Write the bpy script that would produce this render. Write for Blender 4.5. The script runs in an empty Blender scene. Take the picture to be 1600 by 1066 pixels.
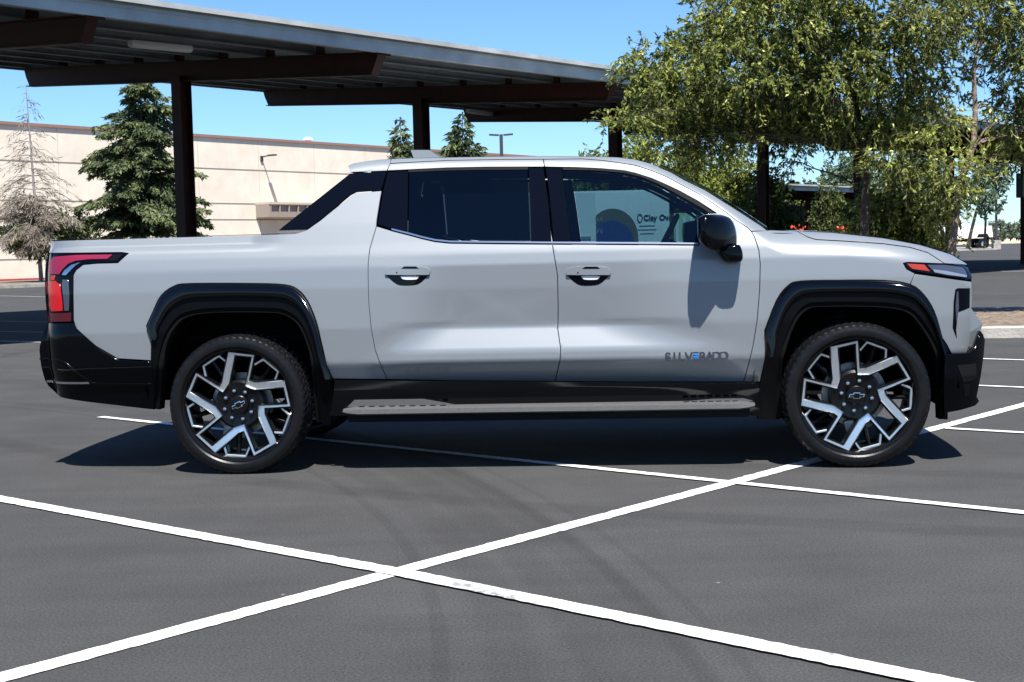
import bpy, bmesh, math, random
import numpy as np
from mathutils import Vector, Matrix
from mathutils.geometry import delaunay_2d_cdt
random.seed(7); RNG = np.random.default_rng(11)
scene = bpy.context.scene
COL = scene.collection
R = math.radians

# ------------------------------------------------------------ camera
CAM_H, PITCH, ROLL, FPX = 1.331, 0.06554, -0.02369, 2200.0
fwd = np.array([0, math.cos(PITCH), -math.sin(PITCH)])
up0 = np.array([0, math.sin(PITCH), math.cos(PITCH)])
CR = math.cos(ROLL)*np.array([1., 0, 0]) + math.sin(ROLL)*up0
CU = -math.sin(ROLL)*np.array([1., 0, 0]) + math.cos(ROLL)*up0
CF = fwd
CPOS = np.array([0, 0, CAM_H])
cam_d = bpy.data.cameras.new('camera'); cam = bpy.data.objects.new('camera', cam_d); COL.objects.link(cam)
cam.matrix_world = Matrix(((CR[0], CU[0], -CF[0], 0), (CR[1], CU[1], -CF[1], 0), (CR[2], CU[2], -CF[2], CAM_H), (0, 0, 0, 1)))
cam_d.sensor_width = 36; cam_d.lens = FPX/1600*36; cam_d.clip_start = .1; cam_d.clip_end = 6000
scene.camera = cam

# ------------------------------------------------------------ sky, sun, exposure
SUN_EL, SUN_DIR = R(60), np.array([0.16, -1.0])      # horizontal direction towards the sun
w = bpy.data.worlds.new('World'); scene.world = w; w.use_nodes = True
nt = w.node_tree; bg = nt.nodes['Background']
sky = nt.nodes.new('ShaderNodeTexSky'); sky.sky_type = 'NISHITA'; sky.sun_disc = False
sky.sun_elevation = SUN_EL; sky.sun_rotation = math.atan2(SUN_DIR[0], SUN_DIR[1])
sky.air_density = 1.0; sky.dust_density = 0.0; sky.ozone_density = 4.0; sky.altitude = 50
tn = nt.nodes.new('ShaderNodeVectorMath'); tn.operation = 'MULTIPLY'; tn.inputs[1].default_value = (.58, .78, 1.02)
nt.links.new(sky.outputs[0], tn.inputs[0]); nt.links.new(tn.outputs[0], bg.inputs[0]); bg.inputs[1].default_value = 0.074
sd = bpy.data.lights.new('sun', 'SUN'); so = bpy.data.objects.new('sun', sd); COL.objects.link(so)
sd.energy = 5.0; sd.angle = R(.5); sd.color = (1, .965, .91)
hv = SUN_DIR/np.linalg.norm(SUN_DIR)
tosun = Vector((hv[0]*math.cos(SUN_EL), hv[1]*math.cos(SUN_EL), math.sin(SUN_EL)))
so.rotation_euler = tosun.to_track_quat('Z', 'Y').to_euler(); so.location = tosun*60
scene.view_settings.view_transform = 'Standard'; scene.view_settings.look = 'None'
scene.view_settings.exposure = 1.2; scene.view_settings.gamma = 1

# ------------------------------------------------------------ helpers
def ray(px, py):
    return CF + (px-800)/FPX*CR - (py-533)/FPX*CU
def atd(px, py, D):            # point at forward depth D
    return CPOS + D*ray(px, py)
def gnd(px, py, z=0.0):
    d = ray(px, py); return CPOS + (z-CAM_H)/d[2]*d
def xat(px, Y, z=0.0):         # world X of image column px at world depth Y and height z
    best = 0; dx = 0
    # solve projection numerically
    for _ in range(20):
        d = np.array([dx, Y, z]) - CPOS; q = d@CF
        dx += ((px-800)/FPX - (d@CR)/q)*q/CR[0]
    return dx

def nodes_mat(name, base=(.5, .5, .5), rough=.6, metal=0, coat=0, coatr=.03, spec=.5, var=None, bump=None, emit=None, noise=None):
    m = bpy.data.materials.new(name); m.use_nodes = True; t = m.node_tree; b = t.nodes['Principled BSDF']
    b.inputs['Base Color'].default_value = (*base, 1); b.inputs['Roughness'].default_value = rough
    b.inputs['Metallic'].default_value = metal; b.inputs['Coat Weight'].default_value = coat
    b.inputs['Coat Roughness'].default_value = coatr; b.inputs['Specular IOR Level'].default_value = spec
    tc = t.nodes.new('ShaderNodeTexCoord')
    if var:       # (scale, amount[, detail]) : brightness variation of the base colour
        n = t.nodes.new('ShaderNodeTexNoise'); n.inputs['Scale'].default_value = var[0]; n.inputs['Detail'].default_value = var[2] if len(var) > 2 else 5
        t.links.new(tc.outputs['Object'], n.inputs['Vector'])
        mr = t.nodes.new('ShaderNodeMapRange'); mr.inputs[1].default_value = .25; mr.inputs[2].default_value = .75
        mr.inputs[3].default_value = 1-var[1]; mr.inputs[4].default_value = 1+var[1]; t.links.new(n.outputs[0], mr.inputs[0])
        mx = t.nodes.new('ShaderNodeVectorMath'); mx.operation = 'SCALE'; mx.inputs[0].default_value = base
        t.links.new(mr.outputs[0], mx.inputs['Scale']); t.links.new(mx.outputs[0], b.inputs['Base Color'])
    if bump:      # (scale, strength, distance)
        n = t.nodes.new('ShaderNodeTexNoise'); n.inputs['Scale'].default_value = bump[0]; n.inputs['Detail'].default_value = 4
        t.links.new(tc.outputs['Object'], n.inputs['Vector'])
        bp_ = t.nodes.new('ShaderNodeBump'); bp_.inputs['Strength'].default_value = bump[1]; bp_.inputs['Distance'].default_value = bump[2]
        t.links.new(n.outputs[0], bp_.inputs['Height']); t.links.new(bp_.outputs[0], b.inputs['Normal'])
    if emit: b.inputs['Emission Color'].default_value = (*emit[:3], 1); b.inputs['Emission Strength'].default_value = emit[3]
    return m

def empty(name, loc=(0, 0, 0), rz=0, parent=None):
    o = bpy.data.objects.new(name, None); COL.objects.link(o); o.location = loc; o.rotation_euler = (0, 0, rz)
    o.empty_display_size = .2
    if parent: o.parent = parent
    return o
def tag(o, label=None, cat=None, group=None, kind=None):
    if label: o['label'] = label
    if cat: o['category'] = cat
    if group: o['group'] = group
    if kind: o['kind'] = kind
    return o
def meshobj(name, V, F, mat, parent=None, smooth=False, normals=None, midx=None):
    me = bpy.data.meshes.new(name); me.from_pydata([tuple(map(float, v)) for v in V], [], [tuple(int(i) for i in f) for f in F])
    for mm in (mat if isinstance(mat, (list, tuple)) else [mat]): me.materials.append(mm)
    if midx is not None: me.polygons.foreach_set('material_index', np.array(midx, dtype=np.int32))
    if smooth or normals is not None: me.polygons.foreach_set('use_smooth', [True]*len(me.polygons))
    me.update()
    if normals is not None: me.normals_split_custom_set_from_vertices([tuple(map(float, n)) for n in normals])
    o = bpy.data.objects.new(name, me); COL.objects.link(o)
    if parent: o.parent = parent
    return o
def bigmesh(name, V, F, mat, parent=None, tint=None, smooth=False):
    """fast numpy mesh of equal-size faces"""
    V = np.asarray(V, np.float32); F = np.asarray(F, np.int32); k = F.shape[1]
    me = bpy.data.meshes.new(name); me.vertices.add(len(V)); me.vertices.foreach_set('co', V.ravel())
    me.loops.add(F.size); me.loops.foreach_set('vertex_index', F.ravel())
    me.polygons.add(len(F)); me.polygons.foreach_set('loop_start', np.arange(0, F.size, k, dtype=np.int32))
    me.polygons.foreach_set('loop_total', np.full(len(F), k, np.int32))
    me.materials.append(mat); me.update(calc_edges=True)
    if tint is not None:
        a = me.attributes.new('tint', 'FLOAT', 'FACE'); a.data.foreach_set('value', np.asarray(tint, np.float32))
    if smooth: me.polygons.foreach_set('use_smooth', [True]*len(F))
    o = bpy.data.objects.new(name, me); COL.objects.link(o)
    if parent: o.parent = parent
    return o

class MB:
    """collects shapes, builds ONE mesh object"""
    def __init__(s): s.V = []; s.F = []
    def add(s, V, F):
        n = len(s.V); s.V += [tuple(v) for v in V]; s.F += [tuple(i+n for i in f) for f in F]; return s
    def box(s, c, d, rz=0, M=None, bev=0):
        bm = bmesh.new(); bmesh.ops.create_cube(bm, size=1)
        bmesh.ops.scale(bm, vec=d, verts=bm.verts)
        if bev: bmesh.ops.bevel(bm, geom=bm.edges[:], offset=bev, segments=2, affect='EDGES', profile=.6)
        T = Matrix.Translation(c) @ Matrix.Rotation(rz, 4, 'Z')
        if M is not None: T = T @ M
        bm.verts.index_update(); s.add([(T @ v.co)[:] for v in bm.verts], [[v.index for v in f.verts] for f in bm.faces]); bm.free(); return s
    def tube(s, P, r, seg=8, caps=True):
        P = [Vector(p) for p in P]; r = r if hasattr(r, '__len__') else [r]*len(P); V = []; n = len(P); prev = None
        for i, p in enumerate(P):
            d = (P[min(i+1, n-1)]-P[max(i-1, 0)]).normalized()
            a = d.orthogonal().normalized() if prev is None else (prev - d*prev.dot(d)).normalized()
            prev = a; b = d.cross(a)
            V += [(p + (a*math.cos(2*math.pi*k/seg)+b*math.sin(2*math.pi*k/seg))*r[i])[:] for k in range(seg)]
        F = [(i*seg+k, i*seg+(k+1) % seg, (i+1)*seg+(k+1) % seg, (i+1)*seg+k) for i in range(n-1) for k in range(seg)]
        if caps: F += [tuple(range(seg))[::-1], tuple(range((n-1)*seg, n*seg))]
        return s.add(V, F)
    def lathe(s, prof, seg=48, axis='Y', c=(0, 0, 0), closed=False):
        """prof: (axial, radius)"""
        V = []; n = len(prof)
        for a, r in prof:
            for k in range(seg):
                u, v = r*math.cos(2*math.pi*k/seg), r*math.sin(2*math.pi*k/seg)
                p = (u, a, v) if axis == 'Y' else ((u, v, a) if axis == 'Z' else (a, u, v))
                V.append((p[0]+c[0], p[1]+c[1], p[2]+c[2]))
        F = []
        for i in range(n if closed else n-1):
            j = (i+1) % n
            F += [(i*seg+k, i*seg+(k+1) % seg, j*seg+(k+1) % seg, j*seg+k) for k in range(seg)]
        return s.add(V, F)
    def prism(s, poly, y0, y1, M=None, flipz=False):
        """polygon in (x,z) extruded along y"""
        n = len(poly); V = [(p[0], y0, p[1]) for p in poly] + [(p[0], y1, p[1]) for p in poly]
        if M is not None: V = [(M @ Vector(v))[:] for v in V]
        r = delaunay_2d_cdt([Vector(p) for p in poly], [], [list(range(n))], 1, 1e-7)
        # map cdt verts back
        mp = [o[0] if o else 0 for o in r[3]]
        F = []
        for f in r[2]:
            ff = [mp[i] for i in f]; F.append(ff); F.append([i+n for i in ff][::-1])
        F += [(i, (i+1) % n, (i+1) % n+n, i+n) for i in range(n)]
        return s.add(V, F)
    def build(s, name, mat, parent=None, smooth=False, auto=None, fixn=True):
        o = meshobj(name, s.V, s.F, mat, parent, smooth)
        if fixn:
            bm = bmesh.new(); bm.from_mesh(o.data); bmesh.ops.recalc_face_normals(bm, faces=bm.faces); bm.to_mesh(o.data); bm.free()
        if auto is not None:
            o.data.polygons.foreach_set('use_smooth', [True]*len(o.data.polygons))
            o.data.set_sharp_from_angle(angle=R(auto))
        return o
def group_copy(o, loc, rz=0, **kw):
    c = o.copy(); COL.objects.link(c); c.location = loc; c.rotation_euler = (0, 0, rz)
    for ch in o.children:
        d = ch.copy(); COL.objects.link(d); d.parent = c
        for g in ch.children:
            e = g.copy(); COL.objects.link(e); e.parent = d
    tag(c, **kw); return c
def text_mesh(body, size, ext=.004, xs=1.0):
    cu = bpy.data.curves.new('t', 'FONT'); cu.body = body; cu.size = size; cu.extrude = ext; cu.offset = size*.022; cu.align_x = 'CENTER'; cu.align_y = 'CENTER'
    to = bpy.data.objects.new('t', cu); COL.objects.link(to); dg = bpy.context.evaluated_depsgraph_get()
    me = to.evaluated_get(dg).to_mesh(); V = [(v.co.x*xs, v.co.y, v.co.z) for v in me.vertices]; F = [tuple(p.vertices) for p in me.polygons]
    to.evaluated_get(dg).to_mesh_clear(); bpy.data.objects.remove(to); bpy.data.curves.remove(cu)
    return V, F
# ------------------------------------------------------------ materials
def paint_mat():
    m = nodes_mat('body_paint', (.176, .193, .206), .42, .18, .6, .09, .5)
    t = m.node_tree; b = t.nodes['Principled BSDF']; b.inputs['Coat IOR'].default_value = 1.5
    n = t.nodes.new('ShaderNodeTexNoise'); n.inputs['Scale'].default_value = 900; tc = [x for x in t.nodes if x.type == 'TEX_COORD'][0]
    t.links.new(tc.outputs['Object'], n.inputs['Vector'])
    mr = t.nodes.new('ShaderNodeMapRange'); mr.inputs[3].default_value = .93; mr.inputs[4].default_value = 1.07; t.links.new(n.outputs[0], mr.inputs[0])
    v = t.nodes.new('ShaderNodeVectorMath'); v.operation = 'SCALE'; v.inputs[0].default_value = (.176, .193, .206)
    t.links.new(mr.outputs[0], v.inputs['Scale']); t.links.new(v.outputs[0], b.inputs['Base Color']); return m
def glass_mat(name, tint, dark):
    m = bpy.data.materials.new(name); m.use_nodes = True; t = m.node_tree; t.nodes.clear()
    out = t.nodes.new('ShaderNodeOutputMaterial'); mx = t.nodes.new('ShaderNodeMixShader'); tr = t.nodes.new('ShaderNodeBsdfTransparent')
    gl = t.nodes.new('ShaderNodeBsdfGlossy'); fr = t.nodes.new('ShaderNodeFresnel'); fr.inputs[0].default_value = 1.5
    tr.inputs[0].default_value = (*tint, 1); gl.inputs['Roughness'].default_value = .01; gl.inputs['Color'].default_value = (.7, .75, .8, 1)
    t.links.new(fr.outputs[0], mx.inputs[0]); t.links.new(tr.outputs[0], mx.inputs[1]); t.links.new(gl.outputs[0], mx.inputs[2])
    t.links.new(mx.outputs[0], out.inputs[0]); return m
M = {}
M['paint'] = paint_mat()
M['gloss_black'] = nodes_mat('gloss_black_trim', (.001, .0015, .0025), .10, spec=.16)
M['pillar'] = nodes_mat('black_pillar_film', (.0015, .002, .004), .07, spec=.2)
M['matte_black'] = nodes_mat('black_plastic', (.004, .004, .0045), .7, spec=.15, bump=(300, .2, .002))
M['void'] = nodes_mat('dark_liner', (.006, .006, .006), .95, spec=.05)
M['glass'] = glass_mat('clear_glass', (.24, .36, .40), 0)
M['privacy'] = nodes_mat('privacy_glass', (.0006, .001, .003), .04, spec=.2)
M['wind'] = glass_mat('windscreen_glass', (.30, .38, .36), 0)
M['chrome'] = nodes_mat('chrome', (.66, .66, .66), .16, 1)
M['rocker'] = nodes_mat('piano_black_trim', (.001, .0013, .002), .06, spec=.32)
M['matte_gloss'] = nodes_mat('satin_black_trim', (.0012, .0014, .002), .4, spec=.12)
M['privacy_glass'] = glass_mat('privacy_tint', (.022, .036, .05), 0)
M['lamp_blade'] = nodes_mat('lamp_blade', (.13, .16, .21), .3, spec=.4)
M['machined'] = nodes_mat('machined_alloy', (.72, .73, .74), .33, 1, var=(60, .06))
M['wheel_black'] = nodes_mat('wheel_black', (.003, .003, .0035), .25, spec=.2)
M['steel'] = nodes_mat('dark_steel', (.22, .21, .2), .4, 1, var=(40, .3))
M['tyre'] = nodes_mat('tyre_rubber', (.005, .005, .0055), .34, spec=.2, var=(18, .25), bump=(120, .25, .003))
M['red_lens'] = nodes_mat('red_lens', (.42, .006, .012), .2, spec=.3)
M['red_dark'] = nodes_mat('dark_red_lens', (.06, .006, .012), .2, spec=.3)
M['red_soft'] = nodes_mat('smoked_red_lens', (.17, .012, .035), .25, spec=.3)
M['lamp_clear'] = nodes_mat('lamp_lens', (.05, .06, .085), .15, .3, .5, .02)
M['amber'] = nodes_mat('side_marker', (.28, .03, .02), .25, spec=.3)
M['step'] = nodes_mat('grey_step_plastic', (.056, .056, .056), .65, var=(90, .2), bump=(500, .3, .002))
M['blue'] = nodes_mat('blue_enamel', (.015, .16, .5), .3, 0, .5)
M['seat'] = nodes_mat('seat_fabric', (.035, .04, .045), .8, var=(40, .2))
M['seat_light'] = nodes_mat('light_trim_fabric', (.16, .17, .18), .8)
M['asphalt_dirt'] = nodes_mat('mulch', (.17, .13, .095), .95, var=(9, .55), bump=(40, 1, .05))
M['rust'] = nodes_mat('brown_painted_steel', (.034, .011, .0075), .55, spec=.15, var=(3, .25), bump=(30, .15, .01))
M['galv'] = nodes_mat('galvanised_deck', (.16, .18, .19), .5, .2, var=(2.2, .25))
M['galv_edge'] = nodes_mat('galvanised_edge', (.36, .375, .365), .55, .2, var=(1.5, .25))
M['lampwhite'] = nodes_mat('lamp_housing', (.55, .56, .55), .4)
def wall_mat():
    m = nodes_mat('cream_stucco', (.62, .55, .455), .95, spec=.1); t = m.node_tree; b = t.nodes['Principled BSDF']
    tc = [x for x in t.nodes if x.type == 'TEX_COORD'][0]
    n1 = t.nodes.new('ShaderNodeTexNoise'); n1.inputs['Scale'].default_value = .55; n1.inputs['Detail'].default_value = 7; n1.inputs['Roughness'].default_value = .65
    t.links.new(tc.outputs['Object'], n1.inputs[0]); cr = t.nodes.new('ShaderNodeValToRGB')
    cr.color_ramp.elements[0].position = .35; cr.color_ramp.elements[0].color = (.565, .495, .405, 1)
    cr.color_ramp.elements[1].position = .62; cr.color_ramp.elements[1].color = (.64, .575, .475, 1)
    t.links.new(n1.outputs[0], cr.inputs[0]); t.links.new(cr.outputs[0], b.inputs['Base Color']); return m
M['wall'] = wall_mat()
M['joint'] = nodes_mat('wall_joint', (.20, .17, .14), .9)
M['cap'] = nodes_mat('parapet_cap', (.23, .125, .095), .7)
M['redkerb'] = nodes_mat('red_kerb_paint', (.30, .04, .035), .7, var=(1, .3))
M['concrete'] = nodes_mat('kerb_concrete', (.27, .25, .22), .9, var=(2.5, .45, 8), bump=(30, .4, .02))
M['concrete_d'] = nodes_mat('walk_concrete', (.24, .22, .21), .9, var=(1, .2))
M['bark'] = nodes_mat('bark', (.055, .04, .03), .9, var=(14, .4), bump=(25, .8, .03))
M['bark_light'] = nodes_mat('light_bark', (.17, .125, .09), .9, var=(14, .35), bump=(25, .8, .03))
M['deadwood'] = nodes_mat('dead_wood', (.20, .175, .155), .95, var=(3, .25))
M['white'] = nodes_mat('white_metal', (.75, .76, .77), .35, 0, .4)
M['navy'] = nodes_mat('navy_wrap', (.03, .06, .20), .4, 0, .4)
M['olive'] = nodes_mat('olive_wrap', (.13, .125, .10), .5)
M['green_cont'] = nodes_mat('pale_green_steel', (.42, .58, .40), .5)
M['ink'] = nodes_mat('black_lettering', (.03, .03, .035), .5)
M['grey_ink'] = nodes_mat('grey_lettering', (.25, .27, .3), .5)
M['field'] = nodes_mat('dry_field', (.46, .36, .24), .95, var=(.05, .2))
M['pole'] = nodes_mat('dark_pole_paint', (.03, .032, .035), .5)
M['bar'] = nodes_mat('shade_panel_black', (.02, .016, .014), .9)  # near-black colour stands for the shade under the second carport
M['badge'] = nodes_mat('badge_metal', (.012, .013, .015), .3, spec=.6)
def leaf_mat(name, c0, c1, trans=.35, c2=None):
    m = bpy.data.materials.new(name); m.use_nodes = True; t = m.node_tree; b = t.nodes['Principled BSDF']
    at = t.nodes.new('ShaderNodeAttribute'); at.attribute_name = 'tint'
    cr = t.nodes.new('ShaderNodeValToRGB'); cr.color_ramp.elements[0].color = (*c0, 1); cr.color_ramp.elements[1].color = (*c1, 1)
    if c2: e = cr.color_ramp.elements.new(.86); e.color = (*c1, 1); cr.color_ramp.elements[-1].color = (*c2, 1)  # palest tint range puts sunlit highlights into the leaf colour
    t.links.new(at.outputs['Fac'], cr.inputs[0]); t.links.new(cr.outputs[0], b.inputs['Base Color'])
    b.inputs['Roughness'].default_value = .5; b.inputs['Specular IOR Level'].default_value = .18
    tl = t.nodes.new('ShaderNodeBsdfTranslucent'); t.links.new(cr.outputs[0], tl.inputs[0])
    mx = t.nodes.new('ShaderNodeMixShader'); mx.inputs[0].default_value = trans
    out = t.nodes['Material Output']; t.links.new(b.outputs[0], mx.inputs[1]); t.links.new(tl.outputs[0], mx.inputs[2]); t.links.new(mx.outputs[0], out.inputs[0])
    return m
M['leaf_big'] = leaf_mat('elm_leaves', (.028, .048, .012), (.36, .40, .085), .42, (.78, .78, .34))
M['leaf_yel'] = leaf_mat('yellow_green_leaves', (.07, .10, .02), (.34, .37, .08), .4)
M['leaf_dark'] = leaf_mat('dark_leaves', (.03, .045, .015), (.17, .20, .06), .3)
M['leaf_blue'] = leaf_mat('grey_green_leaves', (.07, .11, .07), (.20, .27, .17), .3)
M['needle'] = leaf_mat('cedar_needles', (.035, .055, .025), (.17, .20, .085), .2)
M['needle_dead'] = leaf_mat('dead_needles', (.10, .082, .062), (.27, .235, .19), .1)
M['far'] = leaf_mat('far_leaves', (.06, .09, .06), (.14, .18, .12), .2)
def asphalt():
    m = bpy.data.materials.new('asphalt'); m.use_nodes = True; t = m.node_tree; b = t.nodes['Principled BSDF']; L = t.links.new
    N = t.nodes.new; tc = N('ShaderNodeTexCoord')
    def noise(s, d, r=.6, vec=None):
        n = N('ShaderNodeTexNoise'); n.inputs['Scale'].default_value = s; n.inputs['Detail'].default_value = d; n.inputs['Roughness'].default_value = r
        L(vec or tc.outputs['Object'], n.inputs['Vector']); return n
    fine = noise(95, 5, .85); mid = noise(1.3, 6, .65); big = noise(.16, 4, .6)
    mp = N('ShaderNodeMapping'); mp.inputs['Rotation'].default_value = (0, 0, R(-6)); mp.inputs['Scale'].default_value = (.25, 3.2, 1); L(tc.outputs['Object'], mp.inputs['Vector'])
    streak = noise(1.0, 5, .6, mp.outputs[0])
    def rng(n, a, b_, lo=.3, hi=.7):
        q = N('ShaderNodeMapRange'); q.inputs[1].default_value = lo; q.inputs[2].default_value = hi; q.inputs[3].default_value = a; q.inputs[4].default_value = b_; L(n.outputs[0], q.inputs[0]); return q
    def mul(a, b_):
        q = N('ShaderNodeMath'); q.operation = 'MULTIPLY'; L(a.outputs[0], q.inputs[0]); L(b_.outputs[0], q.inputs[1]); return q
    v = mul(mul(rng(fine, .35, 1.75), rng(mid, .88, 1.12)), mul(rng(big, .88, 1.12), rng(streak, .93, 1.08)))
    # tyre marks: arcs round a turning centre, two bands
    for (cx, cy, rad, wd, amt) in ((-15.97, 2.69, 16.34, .13, .11), (-15.21, 3.03, 15.75, .14, .13), (-15.97, 2.69, 16.62, .05, .12), (-11.44, 3.9, 11.43, .12, .09), (-11.44, 3.9, 11.2, .04, .12), (-15.21, 3.03, 15.98, .03, .10), (6.5, 19.2, 13.6, .16, .13), (6.5, 19.2, 12.0, .15, .12)):
        d = N('ShaderNodeVectorMath'); d.operation = 'DISTANCE'; d.inputs[1].default_value = (cx, cy, 0); L(tc.outputs['Object'], d.inputs[0])
        s = N('ShaderNodeMath'); s.operation = 'SUBTRACT'; s.inputs[1].default_value = rad; L(d.outputs['Value'], s.inputs[0])
        a = N('ShaderNodeMath'); a.operation = 'ABSOLUTE'; L(s.outputs[0], a.inputs[0])
        q = N('ShaderNodeMapRange'); q.interpolation_type = 'SMOOTHSTEP'; q.inputs[1].default_value = wd*.45; q.inputs[2].default_value = wd; q.inputs[3].default_value = 1-amt; q.inputs[4].default_value = 1; L(a.outputs[0], q.inputs[0])
        v = mul(v, q)
    # pale scuffs
    sc = noise(.9, 8, .75); scr = rng(sc, 1.0, 1.28, .62, .75); v = mul(v, scr)
    # small light specks
    vo = N('ShaderNodeTexVoronoi'); vo.inputs['Scale'].default_value = 1.7; L(tc.outputs['Object'], vo.inputs['Vector'])
    sp = N('ShaderNodeMapRange'); sp.inputs[1].default_value = .012; sp.inputs[2].default_value = .02; sp.inputs[3].default_value = 3.2; sp.inputs[4].default_value = 1; L(vo.outputs['Distance'], sp.inputs[0]); v = mul(v, sp)
    c = N('ShaderNodeVectorMath'); c.operation = 'SCALE'; c.inputs[0].default_value = (.047, .0468, .0465); L(v.outputs[0], c.inputs['Scale'])
    L(c.outputs[0], b.inputs['Base Color']); b.inputs['Roughness'].default_value = .9; b.inputs['Specular IOR Level'].default_value = .1
    bp_ = N('ShaderNodeBump'); bp_.inputs['Strength'].default_value = .5; bp_.inputs['Distance'].default_value = .006; L(fine.outputs[0], bp_.inputs['Height']); L(bp_.outputs[0], b.inputs['Normal'])
    return m
def line_mat():
    m = nodes_mat('road_paint', (.72, .72, .70), .7); t = m.node_tree; b = t.nodes['Principled BSDF']
    tc = [x for x in t.nodes if x.type == 'TEX_COORD'][0]
    n = t.nodes.new('ShaderNodeTexNoise'); n.inputs['Scale'].default_value = 28; n.inputs['Detail'].default_value = 9; n.inputs['Roughness'].default_value = .8; t.links.new(tc.outputs['Object'], n.inputs[0])
    n2 = t.nodes.new('ShaderNodeTexNoise'); n2.inputs['Scale'].default_value = 1.6; n2.inputs['Detail'].default_value = 3; t.links.new(tc.outputs['Object'], n2.inputs[0])
    ad = t.nodes.new('ShaderNodeMath'); ad.operation = 'MULTIPLY_ADD'; ad.inputs[1].default_value = .55; t.links.new(n2.outputs[0], ad.inputs[0]); t.links.new(n.outputs[0], ad.inputs[2])
    cr = t.nodes.new('ShaderNodeValToRGB'); cr.color_ramp.elements[0].position = .60; cr.color_ramp.elements[0].color = (.16, .16, .16, 1)
    cr.color_ramp.elements[1].position = .75; cr.color_ramp.elements[1].color = (.60, .60, .575, 1); t.links.new(ad.outputs[0], cr.inputs[0]); t.links.new(cr.outputs[0], b.inputs['Base Color']); return m
M['asphalt'] = asphalt(); M['line'] = line_mat()
M['line_faded'] = nodes_mat('faded_road_paint', (.33, .33, .33), .8, var=(5, .4))
# ============================================================ PICKUP TRUCK
TX, TY, TYAW = .2535, 9.363, -.0837
truck = empty('pickup_truck', (TX, TY, 0), TYAW)
tag(truck, 'pale silver crew cab pickup with black wheel arches, parked side on over the white lines', 'pickup truck')
cy_, sy_ = math.cos(TYAW), math.sin(TYAW)
def to_local(P): d = np.asarray(P, float)-np.array([TX, TY, 0]); return np.array([d[0]*cy_+d[1]*sy_, -d[0]*sy_+d[1]*cy_, d[2]])
def vec_local(d): return np.array([d[0]*cy_+d[1]*sy_, -d[0]*sy_+d[1]*cy_, d[2]])
CL = to_local(CPOS)
def lp(px, py, yl):       # photo pixel on the truck-frame plane y = yl -> (x, z)
    d = vec_local(ray(px, py)); t = (yl-CL[1])/d[1]; q = CL+t*d; return (q[0], q[2])

def smooth_table(zs, ws, sig):
    g = np.arange(.2, 2.2, .004); v = np.interp(g, zs, ws); k = np.arange(-int(4*sig/.004), int(4*sig/.004)+1)*.004
    ker = np.exp(-.5*(k/sig)**2); ker /= ker.sum(); n = len(k)//2
    return g, np.convolve(np.pad(v, n, mode='edge'), ker, 'valid')
GZ, W_PL = smooth_table([.2, .50, .655, .67, .855, .87, 1.12, 1.24, 1.31, 1.38, 1.5, 1.8, 2.1], [.80, .905, .984, .988, 1.008, 1.010, 1.012, 1.004, .985, .958, .915, .80, .685], .007)
_, W_SC = smooth_table([.2, .50, .655, .67, .722, .735, .86, .885, 1.1, 1.24, 1.31, 1.38, 1.5, 1.8, 2.1], [.74, .868, 1.000, 1.006, 1.007, 1.004, .956, .957, .990, 1.0, .985, .958, .915, .80, .685], .0042)
# silhouette heights along x (traced with the depth at which the outline turns)
_top = [(541, 259, -.62), (550, 254.4, -.62), (572, 250.7, -.62), (600, 248, -.62), (647, 246, -.62), (700, 245, -.62), (780, 243.5, -.62), (850, 243, -.62), (940, 244, -.62), (966, 245, -.62), (992, 248.4, -.63), (1014, 254, -.64),
        (1045, 267.6, -.66), (1070, 281, -.68), (1101, 296, -.71), (1132, 314.5, -.74), (1163, 334, -.77), (1186, 348.5, -.79), (1205, 358, -.80), (1235, 360.5, -.80), (1300, 362, -.78), (1380, 370.5, -.76), (1436, 381, -.75), (1487, 396.6, -.74), (1511, 410.6, -.73), (1520, 417, -.72)]
TOPX, TOPZ = np.array([lp(*t) for t in _top]).T
_o = np.argsort(TOPX); TOPX = TOPX[_o]; TOPZ = TOPZ[_o]
_gx = np.arange(-1.6, 3.0, .01); _gz = np.interp(_gx, TOPX, TOPZ); _k = np.exp(-.5*(np.arange(-9, 10)*.01/.03)**2); _k /= _k.sum(); _gz = np.convolve(np.pad(_gz, 9, mode='edge'), _k, 'valid')
XF0, XF1, XR0, XR1 = 1.90, 2.62, -2.80, -3.095
def sstep(a, b, x): t = np.clip((x-a)/(b-a), 0, 1); return t*t*(3-2*t)
def W(x, z):
    x = np.asarray(x, float); z = np.asarray(z, float)
    zc = np.clip(z, .66, .90); xr = -.88+(zc-.73)*.8; xf = .86-(zc-.73)*1.6
    s = sstep(xr-.20, xr+.26, x)*(1-sstep(xf-.36, xf+.40, x))
    v = np.interp(z, GZ, W_PL)*(1-s)+np.interp(z, GZ, W_SC)*s
    zt = np.interp(x, _gx, _gz, left=9, right=_gz[-1]); zt = np.where(x < TOPX[0]-.02, 9, zt)
    f = sstep(1.0, 1.5, x); rz = .07*(1-f)+.15*f; ry = .10*(1-f)+.19*f
    t = np.clip((z-(zt-rz))/rz, 0, .985); v = v-ry*(1-np.sqrt(1-t*t))
    t = np.clip((x-XF0)/(XF1-XF0), 0, .985); v = v-.36*(1-np.sqrt(1-t**2.3))
    t = np.clip((XR0-x)/(XR0-XR1), 0, .985); v = v-.24*(1-np.sqrt(1-t**2.2))-.02*np.clip((-1.5-x)/1.5, 0, 1)**2
    # bed rail roll
    tb = np.clip((z-1.345)/.045, 0, .98)*sstep(-1.45, -1.75, x); v = v-.04*(1-np.sqrt(1-tb*tb))
    return v
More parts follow.
